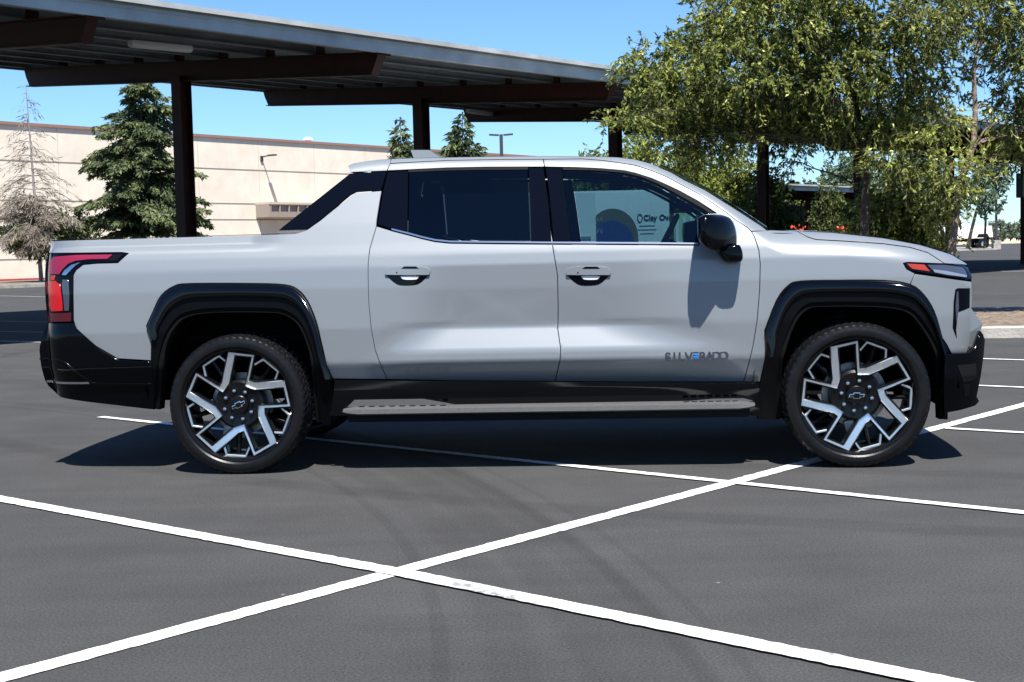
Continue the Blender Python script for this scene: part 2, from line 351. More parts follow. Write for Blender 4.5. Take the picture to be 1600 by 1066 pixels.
def trace(pts, off=0.0, wf=W):
    out = []; ys = np.linspace(-1.16, -.35, 700)
    for px, py in pts:
        d = vec_local(ray(px, py)); t = (ys-CL[1])/d[1]; x = CL[0]+t*d[0]; z = CL[2]+t*d[2]
        g = -(wf(x, z)+off)-ys; i = np.argmax(g <= 0) if (g <= 0).any() else int(np.argmin(g))
        if i > 0 and g[i] <= 0: a = g[i-1]/(g[i-1]-g[i]); out.append((x[i-1]+a*(x[i]-x[i-1]), z[i-1]+a*(z[i]-z[i-1])))
        else: out.append((x[i], z[i]))
    return out
def chaikin(P, n=1, closed=True):
    P = [np.array(p) for p in P]
    for _ in range(n):
        Q = []; m = len(P)
        for i in range(m if closed else m-1):
            a, b = P[i], P[(i+1) % m]; Q += [a*.75+b*.25, a*.25+b*.75]
        if not closed: Q = [P[0]]+Q+[P[-1]]
        P = Q
    return [tuple(p) for p in P]
def densify(P, h=.03):
    Q = []
    for i in range(len(P)):
        a, b = np.array(P[i]), np.array(P[(i+1) % len(P)]); n = max(1, int(np.linalg.norm(b-a)/h))
        Q += [tuple(a+(b-a)*k/n) for k in range(n)]
    return Q
def area(P): return .5*sum(P[i][0]*P[(i+1) % len(P)][1]-P[(i+1) % len(P)][0]*P[i][1] for i in range(len(P)))
def inset(P, g):
    if area(P) < 0: P = P[::-1]
    n = len(P); Q = []; A = np.array(P)
    for i in range(n):
        a = A[i]-A[i-1]; b = A[(i+1) % n]-A[i]; a /= np.linalg.norm(a)+1e-12; b /= np.linalg.norm(b)+1e-12
        na = np.array([-a[1], a[0]]); nb = np.array([-b[1], b[0]]); m = na+nb; l = np.linalg.norm(m)
        if l < .3: m = na; l = 1
        m = m/l; c = max(.5, float(m@na)); Q.append(tuple(A[i]+m*g/c))
    return Q
def inside(P, pts):
    P = np.array(P); x, y = pts[:, 0], pts[:, 1]; c = np.zeros(len(pts), bool); n = len(P)
    for i in range(n):
        x1, y1 = P[i]; x2, y2 = P[(i+1) % n]
        if y1 == y2: continue
        k = ((y1 > y) != (y2 > y)) & (x < (x2-x1)*(y-y1)/(y2-y1)+x1); c ^= k
    return c
def skin_data(P, off=0., gap=.003, depth=.02, grid=.035, wf=W, zgrid=None):
    P = densify(inset(P, gap)) if gap is not None else densify(P if area(P) > 0 else P[::-1])
    A = np.array(P); zg = zgrid or grid*.6
    gx = np.arange(A[:, 0].min()+grid*.4, A[:, 0].max(), grid); gz = np.arange(A[:, 1].min()+zg*.4, A[:, 1].max(), zg)
    G = np.array([(a, b) for a in gx for b in gz]) if len(gx)*len(gz) else np.zeros((0, 2))
    if len(G):
        G = G[inside(P, G)]
        if len(G):
            d = np.min(((G[:, None, :]-A[None])**2).sum(2), 1); G = G[d > (.008)**2]
    pts = [Vector(p) for p in P]+[Vector(g) for g in G]
    vs, _, fs, ov, _, _ = delaunay_2d_cdt(pts, [], [list(range(len(P)))], 1, 1e-6)
    V2 = np.array([v[:] for v in vs]); inv = {}
    for k, o in enumerate(ov):
        for q in o: inv[q] = k
    x, z = V2[:, 0], V2[:, 1]; w0 = wf(x, z)+off; e = .003
    dx = (wf(x+e, z)-wf(x-e, z))/(2*e); dz = (wf(x, z+e)-wf(x, z-e))/(2*e)
    N = np.stack([-dx*1.0, -np.ones_like(dx), -dz], 1); N /= np.linalg.norm(N, axis=1)[:, None]
    V = np.stack([x, -w0, z], 1).tolist(); NN = N.tolist(); F = []
    for f in fs:
        a, b, c = V2[f[0]], V2[f[1]], V2[f[2]]; s = (b[0]-a[0])*(c[1]-a[1])-(c[0]-a[0])*(b[1]-a[1])
        F.append(tuple(f) if s > 0 else tuple(f[::-1]))        # ccw in (x,z) looking along +y  -> faces -y
    if depth:
        ids = [inv.get(i, i) for i in range(len(P))]; n = len(ids); b0 = len(V)
        for i in range(n):
            p, q = A[i-1], A[(i+1) % n]; t = q-p; t = t/(np.linalg.norm(t)+1e-12); nin = np.array([t[1], 0, -t[0]])
            m = np.array(NN[ids[i]])+nin*.8; m /= np.linalg.norm(m)
            V.append(V[ids[i]]); NN.append(m.tolist())
            V.append([V[ids[i]][0]+nin[0]*.001, V[ids[i]][1]+depth, V[ids[i]][2]+nin[2]*.001]); NN.append(nin.tolist())
        for i in range(n):
            j = (i+1) % n; F.append((b0+2*i, b0+2*j, b0+2*j+1, b0+2*i+1)[::-1])
    return V, NN, F
def skin(name, P, mat, parents, label=None, both=True, **k):
    V, N, F = skin_data(P, **k); res = []
    o = meshobj(name, V, F, mat, parents[0] if isinstance(parents, tuple) else parents, True, N); res.append(o)
    if label: o['label'] = label
    if both:
        Vm = [(v[0], -v[1], v[2]) for v in V]; Nm = [(n[0], -n[1], n[2]) for n in N]; Fm = [f[::-1] for f in F]
        o2 = meshobj(name, Vm, Fm, mat, parents[1] if isinstance(parents, tuple) else parents, True, Nm); res.append(o2)
        if label: o2['label'] = label
    return tuple(res)
def both_mb(name, mb, mat, parents, auto=35):
    a = mb.build(name, mat, parents[0], auto=auto)
    m2 = MB(); m2.add([(v[0], -v[1], v[2]) for v in mb.V], [f[::-1] for f in mb.F]); b = m2.build(name, mat, parents[1], auto=auto); return a, b
T2 = (truck, truck)
def curve_dense(pts, n=3):
    P = [np.array(p, float) for p in pts]; Q = []
    for i in range(len(P)-1):
        p0 = P[max(i-1, 0)]; p1 = P[i]; p2 = P[i+1]; p3 = P[min(i+2, len(P)-1)]
        for k in range(n):
            t = k/n; Q.append(tuple(.5*((2*p1)+(-p0+p2)*t+(2*p0-5*p1+4*p2-p3)*t*t+(-p0+3*p1-3*p2+p3)*t**3)))
    Q.append(tuple(P[-1])); return Q
def sm_(pts, n=3): return curve_dense(pts, n)

# ---- traced shut lines (photo pixels)
L_rear_edge = [(611, 247.5), (609, 255.5), (604.4, 267), (596, 298), (588.6, 344), (588, 354), (577.7, 389), (575.2, 411), (575, 431.5), (576, 473.5), (579.7, 513), (586, 547), (595, 571), (605.5, 593)]
L_mid = [(849, 249), (851, 262), (857, 310), (861, 360), (863.5, 385), (868, 412), (871, 430), (872, 479), (871.5, 515), (876, 545), (875, 562), (867.5, 596)]
L_front = [(849, 249), (910, 248.3), (940, 250.6), (975, 255.4), (992.5, 258.4), (1018.7, 267), (1040.6, 276), (1070, 291.7), (1090.6, 302.5), (1111, 315.4), (1132, 330), (1152.5, 345.8), (1168, 355.6), (1174, 361.8), (1179, 370), (1185.7, 391), (1188, 412.5), (1187, 454.7), (1183, 502.5), (1177, 539), (1162, 597)]
L_top_rear = [(609.7, 255.5), (700, 250.7), (780, 249.3), (849, 249)]
L_sill = [(605.5, 593), (700, 595), (867.5, 596), (1000, 597), (1162, 597), (1187.6, 597)]
L_win_top = [(606, 267), (636, 265.6), (700, 262.5), (760, 261.3), (851, 261), (900, 261.8), (940, 263.7), (975, 266.7), (992.5, 270.7), (1018.7, 279), (1040.6, 288.6), (1062.5, 299), (1090.6, 314.4), (1119, 333)]
L_belt = [(589, 354), (612, 361), (638, 367.5), (660, 373.5), (680, 378), (703, 380.4), (780, 381.3), (863, 382), (960, 382.5), (1092, 383.5)]
L_flare_r = [(514, 592), (508, 560), (501, 530), (494, 501.5), (480.5, 470), (464.8, 452), (445, 445), (400, 443), (299, 443), (272, 447), (252, 462), (240, 486), (229.6, 509), (237.5, 532), (236.5, 563.6)]
L_flare_f = [(1195.5, 560.6), (1198, 533), (1194.7, 517), (1213, 470), (1231, 446.5), (1250.6, 439.3), (1310, 438), (1380.6, 438.2), (1422, 444.4), (1443.6, 460.5), (1459.4, 485.7), (1470, 520), (1478.5, 552)]
W_open_r = [(502, 660), (498, 625), (494, 585), (488.4, 545), (472.6, 505.4), (453, 487.7), (425, 481), (335, 481), (291.5, 487.7), (272, 501.5), (256, 529), (246.5, 576), (242, 639)]
W_open_f = [(1211, 655), (1214, 600), (1218.5, 553), (1238.8, 497.6), (1258.5, 476), (1278, 472), (1330, 471), (1380.6, 472.5), (1416, 478.5), (1435.7, 493.6), (1459.4, 529), (1470.5, 565), (1474.5, 655)]

# ---- bed side
bed_out = [(78.5, 377), (180, 373.5), (300, 370), (430, 366.3), (462, 365), (480, 359), (500, 345), (548, 306), (556, 301.3)] + L_rear_edge[3:] + [(560, 592.5), (514.5, 592)] + sm_([(514.5, 592)]+L_flare_r[1:13])[1:] + L_flare_r[13:] + \
    [(184, 560.6), (150, 541), (118.6, 513), (114.8, 500), (114.5, 470), (114.5, 430), (119, 422), (130, 413.7), (150, 411.8), (184, 410.8), (200.5, 396), (190, 394.6), (76, 396)]
skin('bed_side_panel', trace(bed_out), M['paint'], T2)
# ---- doors
rear_low = L_rear_edge[5:] + [(700, 595), (800, 595.7)] + L_mid[::-1][:-3] + [(863, 382)] + L_belt[::-1][3:]
rdoor = skin('rear_door', trace(rear_low), M['paint'], T2)
skin('door_frame', trace(L_top_rear + [(850.5, 261)] + L_win_top[:4][::-1] + [(604.8, 266.5)]), M['paint'], rdoor)
front_door_poly = L_front + [(1000, 597)] + L_mid[::-1][:-3] + [(863, 382)] + L_belt[8:] + [(1119, 333)] + L_win_top[::-1][1:] 
front_door_poly = front_door_poly[:-5] + [(851, 261)]
fdoor = skin('front_door', trace(front_door_poly), M['paint'], T2)
# ---- fender, hood sides
L_hood = [(1245, 361.2), (1262, 370.5), (1275, 374.5), (1320, 377), (1380, 381), (1422, 386.7), (1450, 395), (1475.7, 412)]
L_ff = sm_(L_flare_f[2:]); fender = L_front[13:] + [(1187.5, 597)] + L_flare_f[:2] + L_ff[:19] + [(1430, 427.5), (1416.6, 420.5), (1411.5, 411.5), (1418, 410), (1475.7, 412)] + L_hood[::-1][1:] + [(1235, 360.8), (1205, 359.5)]
skin('front_fender', trace(fender), M['paint'], T2)
fascia = [(1430, 427.8), (1422, 444.4)] + L_ff[19:] + [(1500, 552), (1511, 551.5), (1516, 530), (1517, 500), (1519, 470), (1518.6, 450), (1518, 440), (1495, 437), (1460, 432)]
skin('bumper_cover', trace(fascia), M['paint'], T2)
hoodside = L_hood + [(1495, 413), (1512, 414.5)] + [(1510, 411.5), (1487, 398), (1436, 382.3), (1380, 372), (1300, 363.4), (1260, 361.6)]
# hood: side roll + top in one mesh
def xz_edge(pts, inner=.012):
    return trace(pts)
def ruled(name, edge, mat, parent, crown, off=0., nseg=14, up=(0, 1), yscale=None, thick=0):
    """surface spanning from the traced edge (x,z on the skin) to its mirror, bulged by crown along 'up' in (x,z)"""
    V = []; F = []; n = len(edge)
    for i, (x, z) in enumerate(edge):
        y0 = float(W(x, z))+off
        for k in range(nseg+1):
            u = -1+2*k/nseg; b = crown*(1-abs(u)**2.2); V.append((x+up[0]*b, u*y0, z+up[1]*b))
    for i in range(n-1):
        for k in range(nseg):
            a = i*(nseg+1)+k; F.append((a, a+nseg+1, a+nseg+2, a+1))
    if thick:
        m = len(V); V += [(v[0]-up[0]*thick, v[1], v[2]-up[1]*thick) for v in V]; F += [tuple(i+m for i in f[::-1]) for f in F]
    mb = MB(); mb.add(V, F); o = mb.build(name, mat, parent, auto=60, fixn=not thick); return o
hs = skin('hood_edge', trace(hoodside), M['paint'], T2)
top_edge = trace(curve_dense([(1235, 361.5), (1260, 361.4), (1300, 363.2), (1380, 371.8), (1436, 382), (1487, 397.8), (1511, 412)]))
hood = ruled('hood', top_edge, M['paint'], truck, .012)
for h in hs: h.name = 'hood_flank'; h.parent = hood
# ---- roof
roof_rail = [(611.5, 248.2)] + [(609.7, 255.3)] + L_top_rear[1:] + L_front[1:4] + [(992.5, 258.2), (1018.7, 266.8), (1040.6, 275.8), (1040.6, 267.6), (1027.5, 260.2), (1014, 255), (992, 249.2), (966, 245.9), (940, 244.9), (850, 243.9), (780, 244.4), (700, 246), (647, 247)]
rr = skin('roof_rail', trace(roof_rail), M['paint'], T2, gap=.002)
roof_edge = trace(curve_dense([(611.5, 248.4), (647, 247), (700, 246), (780, 244.5), (850, 244), (940, 245), (966, 246), (992, 249.4), (1014, 255.4), (1027, 260.4)]))
roof = ruled('roof', roof_edge, M['paint'], truck, .012)
for r_ in rr: r_.parent = roof
spoiler = [(609.5, 255.5), (611, 248.2), (593.8, 249), (572.5, 251.5), (552, 255), (543.5, 259.2), (546, 264.5), (546.5, 269.3), (604.4, 267)]
sp = skin('spoiler_flank', trace(spoiler), M['paint'], T2, gap=.002)
sp_edge = trace([(544, 259.6), (552, 255.5), (572, 252), (594, 249.6), (611, 248.8)])
spt = ruled('spoiler', sp_edge, M['paint'], truck, .012, thick=.0)
lowe = trace([(544, 259.8), (546.5, 264.5), (547, 269.3)]); o = ruled('spoiler_lip', lowe, M['paint'], truck, .01, up=(-1, 0)); o.parent = spt
for s_ in sp: s_.parent = spt
# A pillar
apil = [(1018.7, 267), (1027, 260.8), (1047, 268.8), (1070, 282), (1101, 297), (1132, 316.4), (1163, 336), (1186.6, 351.5), (1199, 360.8), (1174, 361.4), (1168, 355.6), (1152.5, 345.8), (1132, 330), (1111, 315.4), (1090.6, 302.5), (1070, 291.7), (1040.6, 276)]
skin('windscreen_pillar', trace(apil), M['paint'], T2, gap=.002)
ws_edge = trace([(1027, 261), (1047, 269), (1070, 282.2), (1101, 297.2), (1132, 316.6), (1163, 336.2), (1186.6, 351.7), (1200, 361)])
ruled('windscreen', ws_edge, M['wind'], truck, .06, up=(.62, .78), off=-.004)
# cowl
xa, za = ws_edge[-1]; xb, zb = top_edge[0]
ruled('cowl_panel', [(xa-.01, za-.03), (xa+.02, za-.012), (xb+.01, zb-.012)], M['matte_black'], truck, .015)
# antenna
mb = MB(); a1 = lp(643, 235.2, -.30); a2 = lp(672, 235.2, -.30); a3 = lp(678, 239.6, -.3); a4 = lp(690, 247, -.3); a5 = lp(648, 248, -.3)
mb.prism([a1, a2, a3, a4, a5], -.34, -.26, None); mb.build('roof_antenna', M['paint'], truck, auto=20)
# ---- sail pillar (black) and bed rail trim
sail = [(470, 360), (547, 270.5), (604.2, 267.4), (595.7, 297.8), (555.5, 300.6), (546, 305.5), (500, 344), (481, 357.5), (476, 360)]
sail = [(434, 360.5), (547, 270.5), (604.2, 267.4), (595.7, 297.8), (555.5, 300.6), (546, 305.5), (500, 344), (481, 357.5), (478, 359.5)]
skin('sail_panel', trace(sail), M['pillar'], T2, off=.001, depth=.05)
skin('sail_foot', trace([(428, 365.5), (434, 361), (478, 360), (468, 364.3)]), M['step'], T2, off=.001)
rail = [(80, 375.2), (180, 371.8), (300, 368.4), (430, 364.5), (431, 366.2), (300, 370.1), (180, 373.6), (79.5, 377.2)]
skin('bed_rail_cap', trace(rail), M['matte_black'], T2, off=-.005, depth=.09)
# ---- tail light
tl = skin('tail_light', trace([(76.5, 396), (190, 394.6), (200.5, 396.2), (184, 410.6), (150, 411.6), (130, 413.5), (119, 421.8), (114.5, 430), (114.5, 470), (114.8, 500), (116, 503.5), (74, 503.8), (70.7, 470), (71, 410)]), M['gloss_black'], T2, off=.002)
skin('lamp_segment', trace([(85, 401.5), (120, 398.6), (176, 397.8), (168, 404.6), (140, 405), (118, 407.5), (107, 412), (98, 421), (93, 428.5), (75.5, 427.5), (76, 413.5)]), M['red_soft'], tl, off=.006, gap=0)
skin('lamp_segment', trace([(73, 440.5), (86, 439), (94, 445), (96.5, 465), (98.5, 485.6), (81, 486.5), (76, 470)]), M['red_lens'], tl, off=.006, gap=0)
skin('lamp_segment', trace([(75, 489), (111, 489), (111.5, 502), (76, 502)]), M['red_dark'], tl, off=.005, gap=0)
skin('lamp_segment', trace([(80, 431), (86, 430.5), (86, 437), (80, 438)]), M['red_lens'], tl, off=.005, gap=0)
skin('lamp_reflector', trace([(126, 409.8), (112, 414), (101, 422.5), (97, 429.5), (103, 430), (111, 421.5), (119, 414)]), M['chrome'], tl, off=.006, gap=0)
skin('lamp_reflector', trace([(98, 437), (107, 437), (108.5, 460), (108, 485.6), (101, 485.6), (99, 462), (97, 445)]), M['lamp_clear'], tl, off=.006, gap=0)
skin('lamp_bezel', trace([(178, 398.3), (192, 397), (183, 407), (170, 408), (172, 404)]), M['wheel_black'], tl, off=.006, gap=0)
# ---- lower rear bumper (black)
bz = lambda x, z: W(x, z)+.022*sstep(1.0, .80, z)+.03*np.clip((-2.9-np.asarray(x))/.3, 0, 1)*sstep(1.0, .8, z)
rb = [(74, 504.5), (116.5, 504.5), (120, 515), (150, 543), (184, 562.5), (237, 566), (240, 600), (241, 640), (235, 640), (150, 630), (94, 620.6), (80, 608), (70, 595), (62, 557), (61.5, 541), (68, 520)]
bumper = skin('rear_bumper', trace(rb, wf=bz), M['gloss_black'], T2, wf=bz, off=0, gap=.002, depth=.05)
skin('reflector_strip', trace([(73, 594.6), (138, 597.2), (140, 600), (74, 597.6)], wf=bz), M['chrome'], bumper, wf=bz, off=.004, gap=0)
skin('bumper_step_line', trace([(61.8, 560), (90, 561), (102, 565), (145, 598), (236, 599), (236, 601), (144, 600.5), (100, 567), (89, 563), (62, 562)], wf=bz), M['wheel_black'], bumper, wf=bz, off=.004, gap=0)
# rear face
V = []; zz = np.linspace(.47, .92, 6)
def face(name, pts, wf, mat, parent, crown, sgn, off=0):
    E = trace(pts, wf=wf); V = []; F = []; nseg = 16
    for x, z in E:
        y0 = float(wf(x, z))+off
        for k in range(nseg+1): u = -1+2*k/nseg; V.append((x+sgn*crown*(1-abs(u)**2.6)-sgn*.002, u*y0, z))
    for i in range(len(E)-1):
        for k in range(nseg): a = i*(nseg+1)+k; F.append((a, a+nseg+1, a+nseg+2, a+1))
    m = MB(); m.add(V, F); return m.build(name, mat, parent, auto=60)
face('bumper_face', curve_dense([(74, 505), (68, 520), (61.8, 542), (62.3, 557), (70.5, 595), (80.5, 608), (94.5, 620.6)], 2), bz, M['gloss_black'], bumper[0], .03, -1)
tailgate = face('tailgate', curve_dense([(79.5, 378), (77, 395), (71.5, 410), (71.3, 470), (74.5, 504)], 2), W, M['paint'], truck, .012, -1)
mb = MB(); mb.box((-2.0, 0, .80), (2.1, .98, .03)); mb.box((-2.0, 0, 1.03), (1.95, 1.72, .03)); mb.box((-1.02, 0, 1.1), (.04, 1.82, .62)); mb.box((-2.98, 0, 1.15), (.04, 1.50, .40))
for s in (-1, 1): mb.box((-2.0, s*.865, 1.19), (1.95, .03, .33))
mb.build('cargo_bed', M['matte_black'], truck)
# ---- flares
def resample(P, n):
    P = np.array(P); d = np.r_[0, np.cumsum(np.linalg.norm(np.diff(P, axis=0), axis=1))]; t = np.linspace(0, d[-1], n); return np.c_[np.interp(t, d, P[:, 0]), np.interp(t, d, P[:, 1])]
def flare_pair(outer, inner, whole):
    f = skin('wheel_arch_flare', whole, M['matte_gloss'], T2, off=.018, gap=0, depth=.07)
    O = resample(outer, 60); I = resample(sm_(inner), 60)
    if np.linalg.norm(O[0]-I[0]) > np.linalg.norm(O[0]-I[-1]): I = I[::-1]
    Mi = O*.42+I*.58; a = trace([tuple(p) for p in O*.985+I*.015]); b = trace([tuple(p) for p in Mi])
    # raised outer band, rolled: outer edge low, crest in the middle
    V = []; N = []; F = []; K = 7; prof = [(0, .012), (.08, .026), (.25, .036), (.5, .042), (.75, .041), (.93, .035), (1, .018)]
    for (p, q) in zip(a, b):
        p = np.array(p); q = np.array(q); wv = q-p; L_ = np.linalg.norm(wv)
        for i, (t, h) in enumerate(prof):
            c = p+wv*t; V.append((c[0], -float(W(c[0], c[1]))-h, c[1])); t0 = prof[max(i-1, 0)]; t1 = prof[min(i+1, K-1)]; s = (t1[1]-t0[1])/((t1[0]-t0[0])*L_+1e-6)
            n = np.array([0, -1., 0])-np.array([wv[0], 0, wv[1]])/L_*s; n[2] += .06; N.append(n/np.linalg.norm(n))
    for i in range(59):
        for k in range(K-1): F.append((i*K+k, (i+1)*K+k, (i+1)*K+k+1, i*K+k+1))
    for sg in (1, -1):
        VV = [(v[0], v[1]*sg, v[2]) for v in V]; NN = [(n[0], n[1]*sg, n[2]) for n in N]
        p0, p1, p2 = [Vector(VV[i]) for i in F[30*(K-1)+3][:3]]; fl = ((p1-p0).cross(p2-p0)).y*sg > 0
        meshobj('flare_crest', VV, [f_[::-1] for f_ in F] if fl else F, M['rocker'], f[0 if sg > 0 else 1], True, NN)
    return f
ff = lambda x, z: W(x, z)+.026
fr = trace(sm_([(516.5, 665), (521, 620), (516, 592)] + L_flare_r[1:13]) + [(237.5, 532), (237, 566), (240, 600), (241, 640)] + sm_(W_open_r[::-1]))
flr = flare_pair(sm_([(522, 592)] + L_flare_r[1:13]) + [(237.5, 532)], [(496, 592)]+W_open_r[3:11], fr)
fr = trace([(1183.6, 655), (1187.6, 600), (1195.5, 560.6), (1198, 533)] + sm_(L_flare_f[2:]) + [(1479, 600), (1480, 655)] + sm_(W_open_f[::-1]))
flf = flare_pair([(1196, 560)]+sm_(L_flare_f[2:]), W_open_f[2:12], fr)
# inner lip: narrower matte band set back
def lip(opening, parents, d=.03, back=.0):
    P = trace(sm_(opening)); Q = []
    c = np.mean(P, 0)
    for p in P: v = np.array(p)-np.array([c[0], P[0][1]]); Q.append(tuple(np.array(p)-v/np.linalg.norm(v)*d))
    skin('flare_lip', P+Q[::-1], M['void'], parents, off=.004, gap=0, depth=.10)
lip(W_open_r, flr); lip(W_open_f, flf)
# wheel wells
for wx in (-1.85, 1.85):
    for s in (-1, 1):
        mb = MB(); n = 26; prof = []
        for k in range(n+1):
            a = math.pi*(.0+1.0*k/n); prof.append((wx+.60*math.cos(a), .45+.56*math.sin(a)))
        V = [(p[0], s*y, p[1]) for y in (.95, .45) for p in prof]; m = len(prof)
        mb.add(V, [(i, i+1, m+i+1, m+i) for i in range(m-1)]); mb.add([(wx-.60, s*.46, .44), (wx+.60, s*.46, .44), (wx+.60, s*.46, 1.25), (wx-.60, s*.46, 1.25)], [(0, 1, 2, 3)])
        mb.build('wheel_well_liner', M['void'], truck, fixn=False)
# ---- body inner frame (dark, seen only in gaps)
fr_low = [(84, 381), (300, 374), (430, 370), (470, 368), (560, 310), (590, 303), (585, 360), (660, 378), (1085, 387), (1130, 345), (1172, 366), (1280, 380), (1440, 400), (1500, 420), (1505, 545), (1482, 550)] + \
         [(1463, 486), (1446, 456), (1420, 441), (1380, 434), (1250, 434), (1228, 441), (1208, 470), (1190, 520), (1182, 596), (525, 591), (511, 540), (498, 500), (485, 467), (468, 448), (440, 440), (290, 438), (268, 443), (248, 458), (236, 484), (226, 512), (233, 560), (184, 556), (122, 511), (84, 500)]
skin('inner_body_frame', trace(fr_low), M['void'], T2, off=-.03, gap=0, depth=0, grid=.08)
up = trace([(600, 258), (700, 253), (850, 251.5), (940, 253), (992, 261), (1040, 279), (1090, 305), (1150, 345), (1140, 345), (1088, 309), (1040, 284), (992, 267), (940, 259), (850, 258), (700, 259), (600, 264)])
skin('inner_roof_frame', up, M['void'], T2, off=-.02, gap=0, depth=0)
# ---- windows
B_pillar_r = [(825, 262), (849.5, 261.6), (856.5, 310), (861, 360), (862.5, 381), (829.5, 380.5), (828, 330)]
B_pillar_f = [(851.8, 261.6), (878.5, 262.2), (884.5, 310), (892.5, 381.5), (864.6, 381.3), (863, 360), (858.5, 310)]
skin('pillar_cover', trace(B_pillar_r), M['pillar'], rdoor, off=-.002)
skin('pillar_cover', trace(B_pillar_f), M['pillar'], fdoor, off=-.002)
skin('pillar_cover', trace([(605.5, 268), (638, 266.3), (637.5, 310), (636.5, 364.5), (612, 358.5), (590, 351.5), (590.4, 344), (598, 298)]), M['pillar'], rdoor, off=-.003)
skin('window_pane', trace([(638.6, 267.8), (700, 265), (760, 264), (824.6, 263.6), (827.5, 330), (829, 376.5), (703, 376), (680, 374), (660, 370), (637.2, 364)]), M['privacy_glass'], rdoor, off=-.006, depth=0)
seal = [(638, 266), (700, 262.7), (760, 261.5), (824.8, 261.2), (824.8, 265), (760, 265.4), (700, 266.4), (638, 269)]
skin('window_seal', trace(seal), M['matte_black'], rdoor, off=-.001, gap=0)
glass_top = [(879.5, 265.5), (920, 266), (940, 267), (975, 270), (1001, 276), (1027.5, 287), (1054, 301), (1080, 315.7), (1100, 327), (1108, 333)]
skin('window_seal', trace(L_win_top[5:-1] + [(1116, 333)] + glass_top[::-1] + [(879, 261.9)]), M['matte_black'], fdoor, off=-.001, gap=0)
skin('window_seal', trace([(1109, 331), (1118, 333.5), (1110, 360), (1093, 381), (1088, 381), (1094, 374), (1103, 352)]), M['matte_black'], fdoor, off=-.002, gap=0)
skin('window_pane', trace([(879, 264.5)] + [(a, b-1) for a, b in glass_top[1:]] + [(1103, 353), (1092, 378), (960, 377.5), (892, 377)]), M['glass'], fdoor, off=-.008, depth=0, gap=0)
cr_ = lambda a, b, seg: [(x, y+a) for x, y in seg] + [(x, y+b) for x, y in seg[::-1]]
skin('chrome_strip', trace(cr_(-4.2, -1.8, L_belt[1:8])), M['chrome'], rdoor, off=.006, gap=0, depth=.012)
skin('chrome_strip', trace(cr_(-4.2, -1.8, L_belt[7:])), M['chrome'], fdoor, off=.006, gap=0, depth=.012)
skin('belt_seal', trace(cr_(-1.8, -.2, L_belt[1:8])), M['matte_black'], rdoor, off=.001, gap=0)
skin('belt_seal', trace(cr_(-1.8, -.2, L_belt[7:])), M['matte_black'], fdoor, off=.001, gap=0)
# ---- door handles
def handle(dx, dy, parents):
    o_ = lambda P: [(x+dx, y+dy) for x, y in P]
    rec = o_([(602, 423), (605.6, 420), (615, 417), (627.5, 416), (659, 416), (668, 419), (672.6, 423.5), (670.6, 430), (655.6, 443.7), (646, 446), (627.5, 446.6), (618, 443.7), (602.6, 430)])
    h = skin('door_handle', trace(chaikin(rec)), M['privacy'], parents, off=.0015, gap=0, depth=.01, grid=.02)
    skin('handle_edge', trace(o_([(603, 429.2), (670.8, 429.2), (669.5, 431.4), (604.5, 431.4)])), M['wheel_black'], h, off=.004, gap=0, depth=.005)
    bar = o_([(602, 424), (602.4, 422.4), (606, 419.8), (615.5, 417), (628, 416), (659.5, 416), (668.3, 418.9), (672.6, 422.6), (672.4, 425), (671, 429.4), (669, 429.6), (604, 429.6), (602.3, 428.5)])
    hw = lambda x, z: W(x, z)
    skin('handle_grip', trace(chaikin(bar)), M['paint'], h, off=.014, gap=0, depth=.014, grid=.02)
    skin('handle_notch', trace(o_([(627.5, 419.8), (655, 419.8), (650.6, 416.4), (632, 416.4)])), M['wheel_black'], h, off=.0155, gap=0, depth=.01)
    skin('handle_sensor', trace(o_([(619.5, 425), (621.5, 425), (621.5, 427), (619.5, 427)])), M['wheel_black'], h, off=.0152, gap=0, depth=.002)
    skin('handle_cup', trace(chaikin(o_([(625, 430.8), (655.5, 430.8), (653.5, 434.5), (650, 437.2), (631, 437.2), (627.5, 434.5)]))), M['lampwhite'], h, off=.005, gap=0, depth=.004)
handle(0, 0, rdoor); handle(282.5, .2, fdoor)
# ---- badge
bx_, bz_ = trace([(1087, 557.3)])[0]
letters = 'SILVERADO'; pitch_b = (lp(1130, 557, -1.0)[0]-lp(1043, 557, -1.0)[0])/8
bw = float(W(bx_, bz_)); slope = math.atan((float(W(bx_, bz_+.02))-float(W(bx_, bz_-.02)))/.04)
bad = MB(); blue = MB()
def place_letter(mbx, ch, xc, sgn, ext=.0035, xs=1.12):
    V, F = text_mesh(ch, .068, ext, xs)
    bw = float(W(xc, bz_))
    Rt = Matrix.Translation((xc, sgn*-(bw+.004), bz_)) @ Matrix.Rotation(R(90)+(-slope), 4, 'X')
    if sgn < 0: Rt = Matrix.Translation((xc, bw+.004, bz_)) @ Matrix.Rotation(math.pi, 4, 'Z') @ Matrix.Rotation(R(90)-slope, 4, 'X')
    mbx.add([(Rt @ Vector(v))[:] for v in V], F)
xs_l = [bx_+(i-4)*pitch_b for i in range(9)]
xs_l[1] -= pitch_b*.06; xs_l[2] -= pitch_b*.08
for sgn in (1, -1):
    bad = MB(); blue = MB()
    for i, ch in enumerate(letters):
        xx = xs_l[i] if sgn > 0 else 2*bx_-xs_l[i]
        if ch == 'E' and i == 4:
            place_letter(bad, ch, xx, sgn)
            h = .0445
            bwE = float(W(xx, bz_))
            for dz in (.0150, 0, -.0150): blue.box((xx+.000, -sgn*(bwE+.009), bz_+dz), (.030, .003, .0085))
        else: place_letter(bad, ch, xx, sgn)
    o = bad.build('model_badge', M['badge'], fdoor[0 if sgn > 0 else 1])
    blue.build('badge_accent', M['blue'], o)
